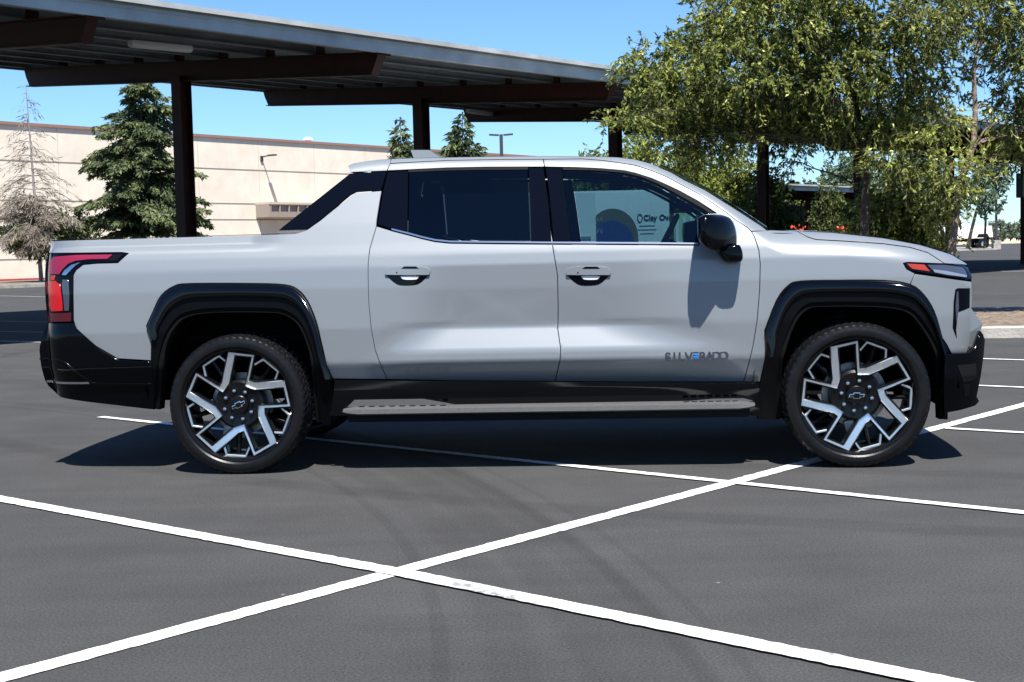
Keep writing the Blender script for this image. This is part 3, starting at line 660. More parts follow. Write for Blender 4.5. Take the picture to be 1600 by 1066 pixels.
# ---- mirrors
def mirror_part(pts, y_in, y_out, mat, name, parents, bulge=.03, yref=-1.22, sm=2, sweep=0):
    P = np.array(chaikin([lp(a, b, yref) for a, b in pts], max(1, sm-1))); c = P.mean(0); V = []; rings = []
    n = len(P); prof = [(0, .88), (.12, .97), (.35, 1.0), (.72, 1.0), (.90, .955), (.975, .86), (1.0, .72), (1.0+bulge, .35), (1.0+bulge*1.15, .0)]
    xl = P[:, 0].min()
    for t, s in prof:
        k_ = 1-sweep*max(0, t-.25)**1.2
        V += [(xl+(c[0]+(p[0]-c[0])*s-xl)*k_, y_in+(y_out-y_in)*t, c[1]+(p[1]-c[1])*(s if t < .5 else s*.96)) for p in P]
    F = [(i*n+k, i*n+(k+1) % n, (i+1)*n+(k+1) % n, (i+1)*n+k) for i in range(len(prof)-1) for k in range(n)]; F.append(tuple(range(n)))
    mb = MB(); mb.add(V, F); return both_mb(name, mb, mat, parents, auto=50)
mh = mirror_part([(1090, 339.5), (1093, 338), (1104, 335), (1114, 333.4), (1125, 334), (1140, 338), (1146, 342), (1150.5, 350), (1153.5, 360), (1155, 374), (1154, 386), (1145, 394), (1130, 393), (1117.5, 390), (1101.6, 384), (1092, 377.5), (1089.3, 362)], -1.03, -1.27, M['gloss_black'], 'side_mirror', fdoor, bulge=.10, yref=-1.16, sweep=.85)
mirror_part([(1118, 386), (1154, 378), (1159.7, 389.4), (1161.3, 400), (1160.5, 407), (1156, 411.3), (1134, 411.6), (1127, 405), (1120, 396)], -.94, -1.17, M['gloss_black'], 'mirror_arm', mh, yref=-1.12)
mirror_part([(1091.5, 360), (1120, 362.5), (1119, 367), (1093, 367)], -1.16, -1.225, M['chrome'], 'turn_signal', mh, yref=-1.2, sm=1, bulge=.02, sweep=.3)
# ---- rocker, step
rk = lambda x, z: W(x, z)*0+np.interp(z, [.2, .36, .48, .56], [.90, .925, .952, .958])
skin('rocker_panel', trace([(523, 594), (700, 596), (868, 597), (1187, 598.5), (1186, 628), (1190, 650), (515, 650), (520, 625)], wf=rk), M['rocker'], T2, wf=rk, gap=.001)
step = []
def stepbar(sgn):
    mb = MB(); ysf = -1.03
    xa, za = lp(533, 641.5, ysf); xb, zb = lp(1181, 639, ysf); zl = .5*(lp(857, 634, ysf)[1]+lp(857, 644.5, ysf)[1])
    h = (lp(857, 633, ysf)[1]-lp(857, 645, ysf)[1])
    st = [(xa, .25, za-.005, za+.003), (xa+.08, 1, za-.02, za+.02)]
    V = []; xs = np.concatenate([[xa, xa+.035], np.linspace(xa+.10, xb-.10, 40), [xb-.035, xb]])
    for i, x in enumerate(xs):
        e = min(1, (min(x-xa, xb-x))/.06); z1 = np.interp(x, [xa, xb], [zl+.001, zl+.003])+h/2*(.35+.65*e); z0 = np.interp(x, [xa, xb], [zl, zl+.003])-h/2*(.5+.5*e)
        yo = 1.03-.035*(1-e); V += [(x, -.86, z0), (x, -(yo-.01), z0), (x, -yo, z0+.008), (x, -(yo-.004), z1-.012), (x, -(yo-.03), z1), (x, -.86, z1)]
    n = len(xs); F = [(i*6+k, i*6+(k+1) % 6, (i+1)*6+(k+1) % 6, (i+1)*6+k) for i in range(n-1) for k in range(6)]+[tuple(range(6)), tuple(range((n-1)*6, n*6))]
    mb.add([(v[0], v[1]*sgn, v[2]) for v in V], F); o = mb.build('side_step', M['step'], truck, auto=30)
    # raised tread pads at the ends
    for a, b, tip in ((553, 712, 0), (1062, 1164, 1)):
        x0, z0 = lp(a, 632, -.97); x1, z1 = lp(b, 632, -.97); zt = lp(600, 624.6, -.95)[1]; zt = zt if not tip else lp(1120, 623.6, -.95)[1]
        zb_ = zl+h/2-.002
        if not tip: prof = [(x0-.045, zb_), (x0+.0, zt), (x0+.42, zt), (x0+.60, zb_+.006), (x1, zb_)]
        else: prof = [(x0, zb_), (x0+.12, zt-.006), (x0+.20, zt), (x1-.005, zt), (x1+.05, zb_)]
        m2 = MB(); prof2 = prof[::-1]
        y0_, y1_ = (-.955*sgn, -.90*sgn); m2.prism(prof, y0_, y1_); m2.build('tread_pad', M['step'], o, auto=20)
        nb = 9 if not tip else 7
        for k in range(nb):
            xx = x0+(x1-x0)*(k+.8)/(nb+1); m3 = MB(); m3.box((xx, -.985*sgn, zb_+.002), (.034, .03, .010), bev=.003); m3.build('tread_cleat', M['void'], o)
    mk = MB(); mk.box(((xa+xb)/2, -.93*sgn, zl-.045), (xb-xa-.06, .10, .05)); 
    for xx in (xa+.3, xa+1.0, xb-.7, xb-.25): mk.box((xx, -.82*sgn, zl-.05), (.07, .3, .04))
    mk.build('step_bracket', M['matte_black'], o)
stepbar(1); stepbar(-1)
mb = MB(); mb.box((0, 0, .45), (2.6, 1.72, .22), bev=.02); mb.box((0, 0, .5), (5.2, .9, .2)); mb.box((-2.75, 0, .62), (.7, 1.5, .22)); mb.box((2.35, 0, .55), (.5, 1.2, .3))
for wx in (-1.85, 1.85): mb.tube([(wx, -.8, .43), (wx, .8, .43)], .06, 12)
mb.build('underbody', M['void'], truck)
# coil spring / damper seen over the front tyre
for s in (-1, 1):
    mb = MB(); x_, z_ = lp(1312, 490, -.72)
    for k in range(3): mb.lathe([(-.012, .035), (0, .055), (.012, .035)], 20, 'Z', (x_, s*.70, z_-.02+k*.035-.03))
    mb.build('air_spring', M['steel'], truck, auto=40)
# ---- headlight, fascia details
hl = skin('headlight', trace([(1411.8, 411.2), (1417, 410), (1476, 411.2), (1506, 415), (1512, 418), (1518, 431), (1519, 436), (1512, 436), (1480, 432), (1430, 424), (1418, 420.5)]), M['gloss_black'], T2, off=.003, gap=.001)
skin('side_marker', trace([(1417, 412), (1444, 413.6), (1453, 424), (1425, 420)]), M['amber'], hl, off=.006, gap=0)
skin('lamp_unit', trace([(1449, 414), (1476, 414.2), (1503, 417.5), (1508, 423), (1511, 431.5), (1480, 428), (1459, 424.6)]), M['lamp_clear'], hl, off=.006, gap=0)
skin('lamp_blade', trace([(1457, 421), (1478, 423.5), (1510, 430), (1510, 433.3), (1480, 429.5), (1460, 425.6)]), M['lamp_blade'], hl, off=.009, gap=0)
skin('fog_lamp_recess', trace([(1492.5, 453), (1496, 450.5), (1515.5, 450.5), (1515, 481), (1497, 488), (1494, 515), (1495, 529), (1488.5, 512), (1490, 472)]), M['privacy'], T2, off=.002, gap=0)
skin('fog_lamp', trace([(1495, 456), (1497, 455), (1498, 480), (1495.5, 500), (1494, 505), (1493, 480)]), M['lamp_clear'], T2, off=.006, gap=0)
# faceted corner block under the lamp
ks = [lp(a, b, y) for a, b, y in ((1501, 484, -.80), (1514, 479, -.74), (1495, 507, -.82), (1533, 506, -.62), (1497, 530, -.82), (1501, 540, -.80), (1520, 542, -.66), (1511, 548, -.72))]
yy = (-.83, -.76, -.86, -.66, -.85, -.82, -.70, -.74)
V = [(p[0], y, p[1]) for p, y in zip(ks, yy)] + [(p[0]-.12, y+.22, p[1]) for p, y in zip(ks, yy)]
F = [(0, 2, 3, 1), (2, 4, 3), (4, 5, 6, 3), (5, 7, 6)]
F = [f for f in F] + [(0, 1, 9, 8), (1, 3, 11, 9), (3, 6, 14, 11), (6, 7, 15, 14), (7, 5, 13, 15), (5, 4, 12, 13), (4, 2, 10, 12), (2, 0, 8, 10)]
mb = MB(); mb.add(V, F); both_mb('corner_block', mb, M['paint'], T2, auto=5)
face('nose_panel', curve_dense([(1511, 412.5), (1518, 431), (1518, 450), (1517.5, 480), (1516.5, 505), (1515, 530), (1511, 551)], 2), W, M['paint'], truck, .035, 1)
# lower black front bumper
fb = lambda x, z: W(x, z)+.006
XB1 = 2.70
def Wb(x, z):
    x = np.asarray(x, float); z = np.asarray(z, float); t = np.clip((x-2.15)/(XB1-2.15), 0, .985)
    return 1.0+.0*z-.42*(1-np.sqrt(1-t**2.6))-.10*np.clip((.52-z)/.3, 0, 1)
lowb = [(1479, 554), (1500, 553.5), (1517, 552), (1524, 545), (1533, 518), (1539, 530), (1537.5, 551), (1533, 585), (1526, 620), (1530, 627), (1523.5, 634), (1500, 641), (1478.5, 645), (1476, 656), (1474.5, 600)]
fbm = skin('front_bumper', trace(lowb, wf=Wb), M['gloss_black'], T2, wf=Wb, gap=0, depth=.06)
skin('bumper_vent', trace([(1496, 571), (1525, 568), (1526, 590), (1517, 596), (1505, 597)], wf=Wb), M['matte_black'], fbm, wf=Wb, off=.003, gap=0)
skin('bumper_vent', trace([(1506, 600), (1516, 600), (1515, 619), (1506, 620)], wf=Wb), M['wheel_black'], fbm, wf=Wb, off=.003, gap=0)
lz = lp(1520, 628, -.7)[1]
face('bumper_face', curve_dense([(1518, 552), (1525, 545), (1533.5, 519), (1538.5, 531), (1537, 551), (1532.5, 585), (1525.5, 620), (1529.5, 627), (1523, 634), (1500, 641), (1479, 645)], 2), Wb, M['gloss_black'], fbm[0], .04, 1)
# ---- cabin interior
mb = MB(); mb.box((-.05, 0, .72), (2.3, 1.7, .06)); mb.build('cabin_floor', M['void'], truck)
mb = MB(); mb.box((-.25, 0, 1.86), (1.40, 1.15, .02)); mb.build('headliner', M['seat'], truck)
mb = MB(); mb.box((-1.02, 0, 1.5), (.04, 1.45, .75)); mb.build('rear_bulkhead', M['void'], truck)
for (x, y) in ((.28, -.40), (.28, .40), (-.62, -.40), (-.62, .40)):
    mb = MB(); mb.box((x+.05, y, 1.0), (.52, .50, .16), bev=.05); Mt = Matrix.Rotation(R(-14), 4, 'Y')
    mb.box((x-.20, y, 1.28), (.14, .48, .56), M=Mt, bev=.05); s_ = mb.build('seat', M['seat'], truck, auto=40)
    mb = MB(); mb.box((x-.29, y, 1.62), (.09, .27, .18), M=Mt, bev=.04); mb.build('headrest', M['seat'], s_, auto=40)
mb = MB(); mb.box((1.12, 0, 1.24), (.42, 1.45, .20), bev=.06); mb.build('dashboard', M['seat'], truck, auto=40)
mb = MB(); Mt = Matrix.Translation((.78, .40, 1.36)) @ Matrix.Rotation(R(-62), 4, 'Y')
ringp = [(Mt @ Vector((0.19*math.cos(a), .19*math.sin(a), 0)))[:] for a in np.linspace(0, 2*math.pi, 33)]
mb.tube(ringp, .017, 8, False); mb.tube([(Mt @ Vector((-.18, 0, 0)))[:], (Mt @ Vector((.18, 0, 0)))[:]], .02, 6); mb.tube([(Mt @ Vector((0, 0, 0)))[:], (Mt @ Vector((0, 0, -.25)))[:]], .03, 8)
mb.build('steering_wheel', M['matte_black'], truck, auto=40)
mb = MB(); mb.box((1.02, .02, 1.42), (.03, .40, .22), M=Matrix.Rotation(R(-12), 4, 'Y'), bev=.01); mb.build('centre_screen', M['privacy'], truck)

# ---- wheels
RW = .334
def pol(r, a): return (r*RW*math.cos(R(a)), r*RW*math.sin(R(a)))
def stroke(path, widths, closed, ya, yb, mb, taper=.0):
    """mitred band in (x,z); front face at ya, back at yb"""
    n = len(path); P = [np.array(p) for p in path]; m = n if closed else n-1
    Ld = []
    for i in range(m):
        a, b = P[i], P[(i+1) % n]; d = (b-a)/np.linalg.norm(b-a); Ld.append((a, d, np.array([-d[1], d[0]]), widths[i]*RW/2))
    Lp, Rp = [], []
    for i in range(n):
        if closed or 0 < i < n-1:
            s1 = Ld[(i-1) % m]; s2 = Ld[i % m]
            for sg, L in ((1, Lp), (-1, Rp)):
                p1 = s1[0]+s1[2]*s1[3]*sg; p2 = s2[0]+s2[2]*s2[3]*sg; A = np.array([s1[1], -s2[1]]).T
                t = np.linalg.solve(A, p2-p1); L.append(p1+s1[1]*t[0])
        else:
            s = Ld[0] if i == 0 else Ld[-1]; Lp.append(P[i]+s[2]*s[3]); Rp.append(P[i]-s[2]*s[3])
    V = []; c = .0035
    def dish(p): r = math.hypot(*p)/RW; return .045*(1-min(r, 1))**1.6
    for i in range(n):
        l, r = Lp[i], Rp[i]; q = (l-r)/np.linalg.norm(l-r)*c
        V += [(l[0], yb, l[1]), (l[0], ya+c+dish(l), l[1]), (l[0]-q[0], ya+dish(l), l[1]-q[1]), (r[0]+q[0], ya+dish(r), r[1]+q[1]), (r[0], ya+c+dish(r), r[1]), (r[0], yb, r[1])]
    F = []
    for i in range(m):
        j = (i+1) % n
        for k in range(5): F.append((i*6+k, i*6+k+1, j*6+k+1, j*6+k))
    if not closed: F += [tuple(range(6)), tuple(range((n-1)*6, n*6))]
    mb.add(V, F)
def wheel_proto():
    main = []; wm = []
    for L in range(5):
        t = L*72; main += [pol(.425, t-17), pol(.945, t-12.3), pol(.945, t+12.3), pol(.465, t+36)]; wm += [.042, .045, .13, .115]
    rim = MB(); stroke(main, [x+.055 for x in wm], True, -.118, -.05, rim)
    for L in range(5):
        m_ = L*72+36; stroke([pol(.78, m_+20), pol(.955, m_+12.5), pol(.96, m_-8.5), pol(.78, m_-16)], [.075, .075, .075], False, -.104, -.05, rim)
        stroke([pol(.40, L*72+36+8), pol(.93, m_+2)], [.0, .0], False, -.02, -.01, MB())
    rim.lathe([(-.140, .337), (-.141, .344), (-.132, .347), (-.126, .333), (-.112, .324), (-.05, .300), (.06, .295), (.12, .315), (.135, .335)], 96)
    rim.lathe([(-.085, .001), (-.088, .075), (-.092, .10), (-.096, .135), (-.088, .150), (-.04, .155), (-.02, .12)], 64)
    for L in range(5):    # dark inner spokes behind
        a = L*72+36
        rim.tube([(pol(.40, a)[0], -.05, pol(.40, a)[1]), (pol(.96, a+3)[0], -.065, pol(.96, a+3)[1])], [.020, .013], 6)
    wheel = rim.build('wheel', M['wheel_black'], None, auto=28)
    fc = MB(); stroke(main, wm, True, -.1215, -.114, fc)
    for L in range(5):
        m_ = L*72+36; stroke([pol(.80, m_+19.5), pol(.955, m_+12.5), pol(.96, m_-8.5), pol(.80, m_-15.5)], [.042, .045, .042], False, -.1075, -.102, fc)
    face = fc.build('spoke_face', M['machined'], wheel, auto=20)
    # tyre
    prof = [(-.128, .341), (-.143, .348), (-.1505, .358), (-.153, .375), (-.1515, .392), (-.146, .404), (-.1455, .409), (-.137, .4175), (-.122, .4235), (-.112, .4265), (-.100, .4285), (-.098, .4225), (-.092, .4225), (-.090, .429), (-.05, .4305), (-.048, .4225), (-.042, .4225), (-.040, .4308), (-.003, .431)]
    prof = prof+[(-a, r) for a, r in prof[::-1]]
    seg = 240; mb = MB(); mb.lathe(prof, seg); V = np.array(mb.V); n = len(prof)
    for i, (a, r) in enumerate(prof):
        if .40 < r:
            for k in range(seg):
                g = (k+int(abs(a)*60)) % 4
                if g == 0 and r > .4045: d = -.0065 if abs(a) < .142 else -.003
                elif g in (0, 1) and abs(a) > .137 and r > .403: d = -.002
                else: d = 0
                if d: V[i*seg+k, 0] *= 1+d/r; V[i*seg+k, 2] *= 1+d/r
    mb.V = [tuple(v) for v in V]; mb.build('tyre', M['tyre'], wheel, auto=22)
    # raised lettering band marks
    lt = MB()
    for k in range(26):
        if k % 13 in (0, 1, 2, 7, 8): continue
        a = 2*math.pi*k/26+.1; rr_ = .382; lt.box((rr_*math.cos(a), -.1532, rr_*math.sin(a)), (.006, .0012, .018), M=Matrix.Rotation(-a, 4, 'Y'))
    # lugs
    for k in range(8):
        a = R(22.5+45*k); l = MB(); l.lathe([(-.080, .013), (-.106, .0125), (-.112, .010), (-.114, .004), (-.114, .0001)], 12, 'Y', (.267*RW*math.cos(a), 0, .267*RW*math.sin(a))); l.build('lug_nut', M['chrome'], wheel, auto=30)
    c = MB(); c.lathe([(-.085, .060), (-.103, .058), (-.108, .052), (-.110, .03), (-.1105, .0001)], 40); cap = c.build('hub_cap', M['wheel_black'], wheel, auto=30)
    # brake disc and caliper
    b = MB(); b.lathe([(-.005, .08), (-.008, .085), (-.008, .19), (.012, .19), (.012, .085)], 64); b.build('brake_disc', M['steel'], wheel, auto=30)
    b = MB(); b.box((-.175, -.005, .02), (.07, .08, .16), bev=.012); b.build('brake_caliper', M['steel'], wheel, auto=30)
    return wheel
def bowtie(ang, parent):
    e = MB(); P = [(-.047, -.0095), (-.020, -.0095), (-.020, -.0185), (.020, -.0185), (.020, -.0095), (.041, -.0095), (.047, .0095), (.020, .0095), (.020, .0185), (-.020, .0185), (-.020, .0095), (-.041, .0095)]
    ca, sa = math.cos(ang), math.sin(ang); P = [(x*ca-z*sa, x*sa+z*ca) for x, z in P]
    Q = inset(P, .0042)
    V = [(p[0], -.1125, p[1]) for p in P]+[(q[0], -.1132, q[1]) for q in Q]; n = len(P)
    if area(P) < 0: V = V
    e.add(V, [(i, (i+1) % n, (i+1) % n+n, i+n) for i in range(n)])
    Vb = [(p[0], -.1105, p[1]) for p in P]; e.add(Vb+[(p[0], -.1125, p[1]) for p in P], [(i, (i+1) % n, (i+1) % n+n, i+n) for i in range(n)])
    return e.build('wheel_emblem', M['chrome'], parent, fixn=False)
wh = wheel_proto()
def put_wheel(o, x, s, ang, em):
    o.parent = truck; o.location = (x, s*.885, .4215 if x < 0 else .4225)
    o.rotation_euler = (0, -ang if s < 0 else ang, 0 if s < 0 else math.pi)
    bowtie(em, o)
def wheel_copy():
    c = wh.copy(); COL.objects.link(c)
    for ch in wh.children:
        if ch.name.startswith('wheel_emblem'): continue
        d = ch.copy(); COL.objects.link(d); d.parent = c
    return c
ws_ = [wheel_copy() for _ in range(3)]
put_wheel(wh, 1.85, -1, R(102), R(-102)); put_wheel(ws_[0], -1.85, -1, R(83), R(-83+24)); put_wheel(ws_[1], 1.85, 1, R(40), 0); put_wheel(ws_[2], -1.85, 1, R(10), 0)
# ============================================================ GROUND
mb = MB(); mb.add([(-900, -200, 0), (900, -200, 0), (900, 285, 0), (-900, 285, 0)], [(0, 1, 2, 3)]); tag(mb.build('parking_lot', M['asphalt']), kind='structure')
# grid the asphalt finer is not needed; far land beyond
mb = MB(); mb.add([(-3000, 280, -.02), (3000, 280, -.02), (3000, 5000, -.02), (-3000, 5000, -.02)], [(0, 1, 2, 3)]); tag(mb.build('dry_field', M['field']), kind='structure')
def stripe(p, q, wd, mat=None, z=.004):
    p = np.array(p[:2]); q = np.array(q[:2]); d = (q-p)/np.linalg.norm(q-p); n = np.array([-d[1], d[0]])*wd/2
    L_ = np.linalg.norm(q-p); k = int(min(900, L_/.035))+1; ts = np.linspace(0, 1, k)[:, None]; u = n/np.linalg.norm(n); j = (RNG.normal(size=(k, 2))*.0022+np.cumsum(RNG.normal(size=(k, 2)), 0)*.00012) if L_ < 40 else np.zeros((k, 2))
    A_ = p+(q-p)*ts-n+u*j[:, :1]; B_ = p+(q-p)*ts+n+u*j[:, 1:]; m = MB(); m.add([(a[0], a[1], z) for a in A_]+[(b[0], b[1], z) for b in B_], [(i, i+1, k+i+1, k+i) for i in range(k-1)]); tag(m.build('stall_line', mat or M['line']), kind='structure')
g = lambda x, y: gnd(x, y)[:2]
def extend(p, q, a, b): p = np.array(p); q = np.array(q); return p+(q-p)*a, p+(q-p)*b
# line B runs along the row; A, C, D, E, F cross it
stripe(*extend(g(0, 1061), g(615, 896), -.3, 1), .105, z=.0045); stripe(*extend(g(612, 896.5), g(1600, 633), 0, 1.02), .105, z=.0045)
stripe(*extend(g(0, 781), g(615, 895), -.6, 1), .105, z=.008); stripe(*extend(g(612, 894.5), g(1455, 1066), 0, 1.4), .105, z=.0095)
stripe(*extend(g(157, 652.5), g(1600, 803), 0, 1.5), .075, z=.008)
stripe(*extend(g(1478, 670.5), g(1600, 677.5), 0, 3), .075, z=.008)
stripe(*extend(g(1470, 601), g(1600, 606.5), 0, 3), .075, z=.008)
stripe(*extend(g(1470, 559.5), g(1600, 563.5), 0, 3), .075, z=.008)
stripe(*extend(g(1400, 484), g(1600, 481), 0, 2), .09, M['line_faded'])
stripe(*extend(g(1500, 424.5), g(1580, 424), -1, 2), .25, M['line_faded'])
for a, b in (((0, 462.5), (66, 464)), ((0, 502), (66, 503.5)), ((0, 518.5), (62, 519.5)), ((0, 533), (60, 535))):
    stripe(*extend(g(*a), g(*b), -1, 3), .11, M['line_faded'])
# ---- planter island behind the truck
ROWD = np.array([math.cos(R(50)), math.sin(R(50))]); ROWQ = np.array([math.sin(R(50)), -math.cos(R(50))])
def slab(name, poly, z0, z1, mat, parent=None, bev=0):
    m = MB(); n = len(poly); m.add([(*p, z0) for p in poly]+[(*p, z1) for p in poly], [tuple(range(n, 2*n))]+[(i, (i+1) % n, (i+1) % n+n, i+n) for i in range(n)]); return m.build(name, mat, parent)
def kerb_ring(name, poly, wd, h, mat):
    c = np.mean(poly, 0); inn = inset([tuple(p) for p in poly], wd); out = poly if area(poly) > 0 else poly[::-1]
    n = len(out); m = MB(); V = [(*p, 0) for p in out]+[(*p, h-.02) for p in out]+[(*(np.array(p)*.85+np.array(q)*.15), h) for p, q in zip(out, inn)]+[(*q, h) for q in inn]+[(*q, 0) for q in inn]
    m.add(V, [(i+k*n, (i+1) % n+k*n, (i+1) % n+(k+1)*n, i+(k+1)*n) for k in range(4) for i in range(n)]); o = m.build(name, mat, auto=40); return o, inn
# island: near kerb edge at photo y 515-533 on the right, running to the left behind the truck
isl = [(13.5, 16.6), (14.3, 17.5), (14.3, 21.6), (13.6, 22.4), (2.5, 23.6), (1.6, 22.8), (1.6, 20.4), (2.4, 19.4)]
isl = [(2.6, 19.2), (6.4, 18.55), (13.5, 17.2), (14.3, 18.0), (14.5, 22.3), (13.8, 23.1), (3.0, 24.6), (2.0, 23.9), (1.8, 20.0)]
o, inn = kerb_ring('planter_kerb', isl, .18, .15, M['concrete']); tag(o, kind='structure')
# mulch bed with a rough surface
gx = np.linspace(1.6, 15, 120); gy = np.linspace(16.5, 25, 70); GXY = np.array([(a, b) for a in gx for b in gy]); GXY = GXY[inside(inn, GXY)]
A = np.array(densify(inn, .12)); vs, _, fs, ov, _, _ = delaunay_2d_cdt([Vector(p) for p in A]+[Vector(p) for p in GXY], [], [list(range(len(A)))], 1, 1e-6)
V = [(v[0], v[1], .11+.035*math.sin(v[0]*3.1+v[1]*2)*math.cos(v[1]*2.3)+random.uniform(0, .03)) for v in vs]
tag(meshobj('planter_soil', V, [f for f in fs], M['asphalt_dirt']), kind='structure')
# ---- left verge by the building: kerb, dirt, walkway, red kerb
def band(name, y0, y1, h, mat, x0=-30, x1=700, px_l=-200, px_r=900):
    a = gnd(0, y0, h); b = gnd(0, y1, h)
    return a, b
BW0 = np.array([-33.5, 93.5]); BW1 = np.array([-.2, 137.8]); BD = (BW1-BW0)/np.linalg.norm(BW1-BW0); BN = np.array([BD[1], -BD[0]])   # wall line, normal towards the camera
def strip_along(name, d0, d1, z0, z1, mat, t0=-60, t1=75, kind='structure', over=0):
    P = [BW0+BD*t0+BN*d0, BW0+BD*t1+BN*d0, BW0+BD*t1+BN*d1, BW0+BD*t0+BN*d1]; o = slab(name, [tuple(p) for p in P], z0, z1, mat); tag(o, kind=kind); return o
# distances in front of the wall
strip_along('walkway', 1.6, 4.2, -.05, .06, M['concrete_d']); strip_along('red_kerb', 4.2, 4.55, -.05, .17, M['redkerb'])
strip_along('service_drive', 4.55, 9.5, -.03, .05, M['concrete_d']); strip_along('dirt_verge', 9.5, 22.5, -.05, .12, M['asphalt_dirt']); strip_along('verge_kerb', 22.5, 23.0, -.05, .17, M['concrete'])
strip_along('wall_foundation', 0.05, 1.6, -.05, .1, M['asphalt_dirt'])
# right far kerb
P = [gnd(1440, 389.5), gnd(1558, 387.5), gnd(1558, 390.5), gnd(1440, 394)]
tag(slab('far_kerb', [tuple(p[:2]) for p in P], 0, .15, M['concrete']), kind='structure')
# ============================================================ CARPORTS
def carport(name, label, P0, S, L, zn, zf, y0, y1, colw, nb, post=None, group=None):
    """local x = towards the viewer side (across), local y = along the row; zn/zf beam undersides at x=+L/-L"""
    root = empty(name, (P0[0], P0[1], 0), R(-40)); tag(root, label, 'carport', group)
    sl = (zf-zn)/(2*L); zb = lambda x: zn+(L-x)*sl; bd = .40
    for s in S:
        m = MB(); px_ = post if post is not None else 0; h = zb(px_)+.1
        for yy in (-colw/2+.012, colw/2-.012): m.box((px_, s+yy, h/2), (colw, .024, h))
        m.box((px_, s, h/2), (.03, colw-.05, h)); m.box((px_, s, .012), (colw+.16, colw+.16, .03))
        m.build('column', M['rust'], root)
        m = MB(); P = [(-L, zb(-L)), (L, zb(L)), (L+.20, zb(L)+bd*.9), (L+.22, zb(L)+bd), (-L-.20, zb(-L)+bd), (-L-.14, zb(-L)+bd*.6)]
        web = [(a, b+(.012 if i < 2 else -.012)) for i, (a, b) in enumerate(P)]
        m.prism(P, s-.012, s+.012)
        for (a, b) in (((-L, zb(-L)), (L, zb(L))), ((-L-.2, zb(-L-.2)+bd), (L+.22, zb(L+.22)+bd))):
            (x0, z0), (x1, z1) = a, b; q = [(x0, z0-.012), (x1, z1-.012), (x1, z1+.012), (x0, z0+.012)]; m.prism(q, s-.10, s+.10)
        m.prism([(L-.01, zb(L)), (L+.01, zb(L)), (L+.23, zb(L)+bd), (L+.21, zb(L)+bd)], s-.10, s+.10)
        for px2 in np.linspace(-L, L, nb): m.box((px2, s, zb(px2)+bd+.09), (.02, .22, .17))
        m.box((L+.235, s, zb(L)+bd+.08), (.05, .34, .30))
        m.build('beam', M['rust'], root)
    for x in np.linspace(-L, L-.2, nb):
        m = MB(); z = zb(x)+bd+.015; m.add([(x+a, y, z+b) for y in (y0, y1) for a, b in ((0, 0), (.09, 0), (.09, .02), (.015, .02), (.015, .20), (.09, .20), (.09, .22), (0, .22))], [(i, (i+1) % 8, (i+1) % 8+8, i+8) for i in range(8)]+[tuple(range(8)), tuple(range(8, 16))])
        m.build('purlin', M['galv'], root)
    # fascia channel
    xf = L+.30
    for xx, zz_, nm in ((xf, zb(L+.25)+bd-.01, 'fascia'), (-L-.3, zb(-L-.25)+bd-.01, 'fascia')):
        m = MB(); m.box((xx, (y0+y1)/2, zz_+.13), (.012, y1-y0, .27)); m.box((xx+(-.04 if xx > 0 else .04), (y0+y1)/2, zz_+.0), (.09, y1-y0, .014))
        m.box((xx+(.012 if xx > 0 else -.012), (y0+y1)/2, zz_+.19), (.012, y1-y0, .05)); m.build(nm, M['galv_edge'], root)
    # ribbed deck
    per = .305; ys = []; off = []
    y = y0-.1
    while y < y1+.1: ys += [y, y+.12, y+.15, y+.27]; off += [0, 0, .04, .04]; y += per
    V = []; n = len(ys)
    for x in (-L-.42, L+.40):
        for yy, o in zip(ys, off): V.append((x, yy, zb(x)+bd+.25+o))
    F = [(i, i+1, n+i+1, n+i) for i in range(n-1)]; V2 = [(a, b, c+.012) for a, b, c in V]; m = MB(); m.add(V, F); m.add(V2, F); m.build('roof_deck', M['galv'], root, fixn=False)
    m = MB()
    for xx in (-L-.43, L+.415): m.box((xx, (y0+y1)/2, zb(xx)+bd+.285), (.03, y1-y0+.2, .085))
    m.build('roof_trim', M['galv_edge'], root)
    return root, zb
S1 = [-6.108, 0, 7.319, 15.626, 24.287, 31.521, 40.14, 49.0, 57.6]
cp, zb1 = carport('carport', 'long tilted grey roofed carport on brown steel T columns, running behind the silver pickup', (-6.849, 30.0), [-13.0]+S1, 5.787, 4.594, 5.436, -15.5, 60, .30, 9)
def cp_local(P): d = np.array(P)-np.array([-6.849, 30, 0]); return (d[0]*ROWQ[0]+d[1]*ROWQ[1], d[0]*ROWD[0]+d[1]*ROWD[1], d[2])
def under_roof(px, py, dz=.15):
    z = 5.2
    for _ in range(12): q = cp_local(gnd(px, py, z)); z = zb1(q[0])+.4-dz
    return cp_local(gnd(px, py, z))
for (a, b) in (((203, 67), (298, 77)), ((731, 173.5), (778, 179))):
    p, q = under_roof(*a), under_roof(*b); c = (np.array(p)+np.array(q))/2; l = np.linalg.norm(np.array(q)-np.array(p)); ang = math.atan2(q[1]-p[1], q[0]-p[0])
    m = MB(); m.box((c[0], c[1], c[2]), (min(l, 2.4), .16, .10), rz=ang, bev=.02); m.box((c[0], c[1], c[2]-.058), (min(l, 2.4)*.96, .11, .02), rz=ang); m.build('strip_light', M['lampwhite'], cp, auto=30)
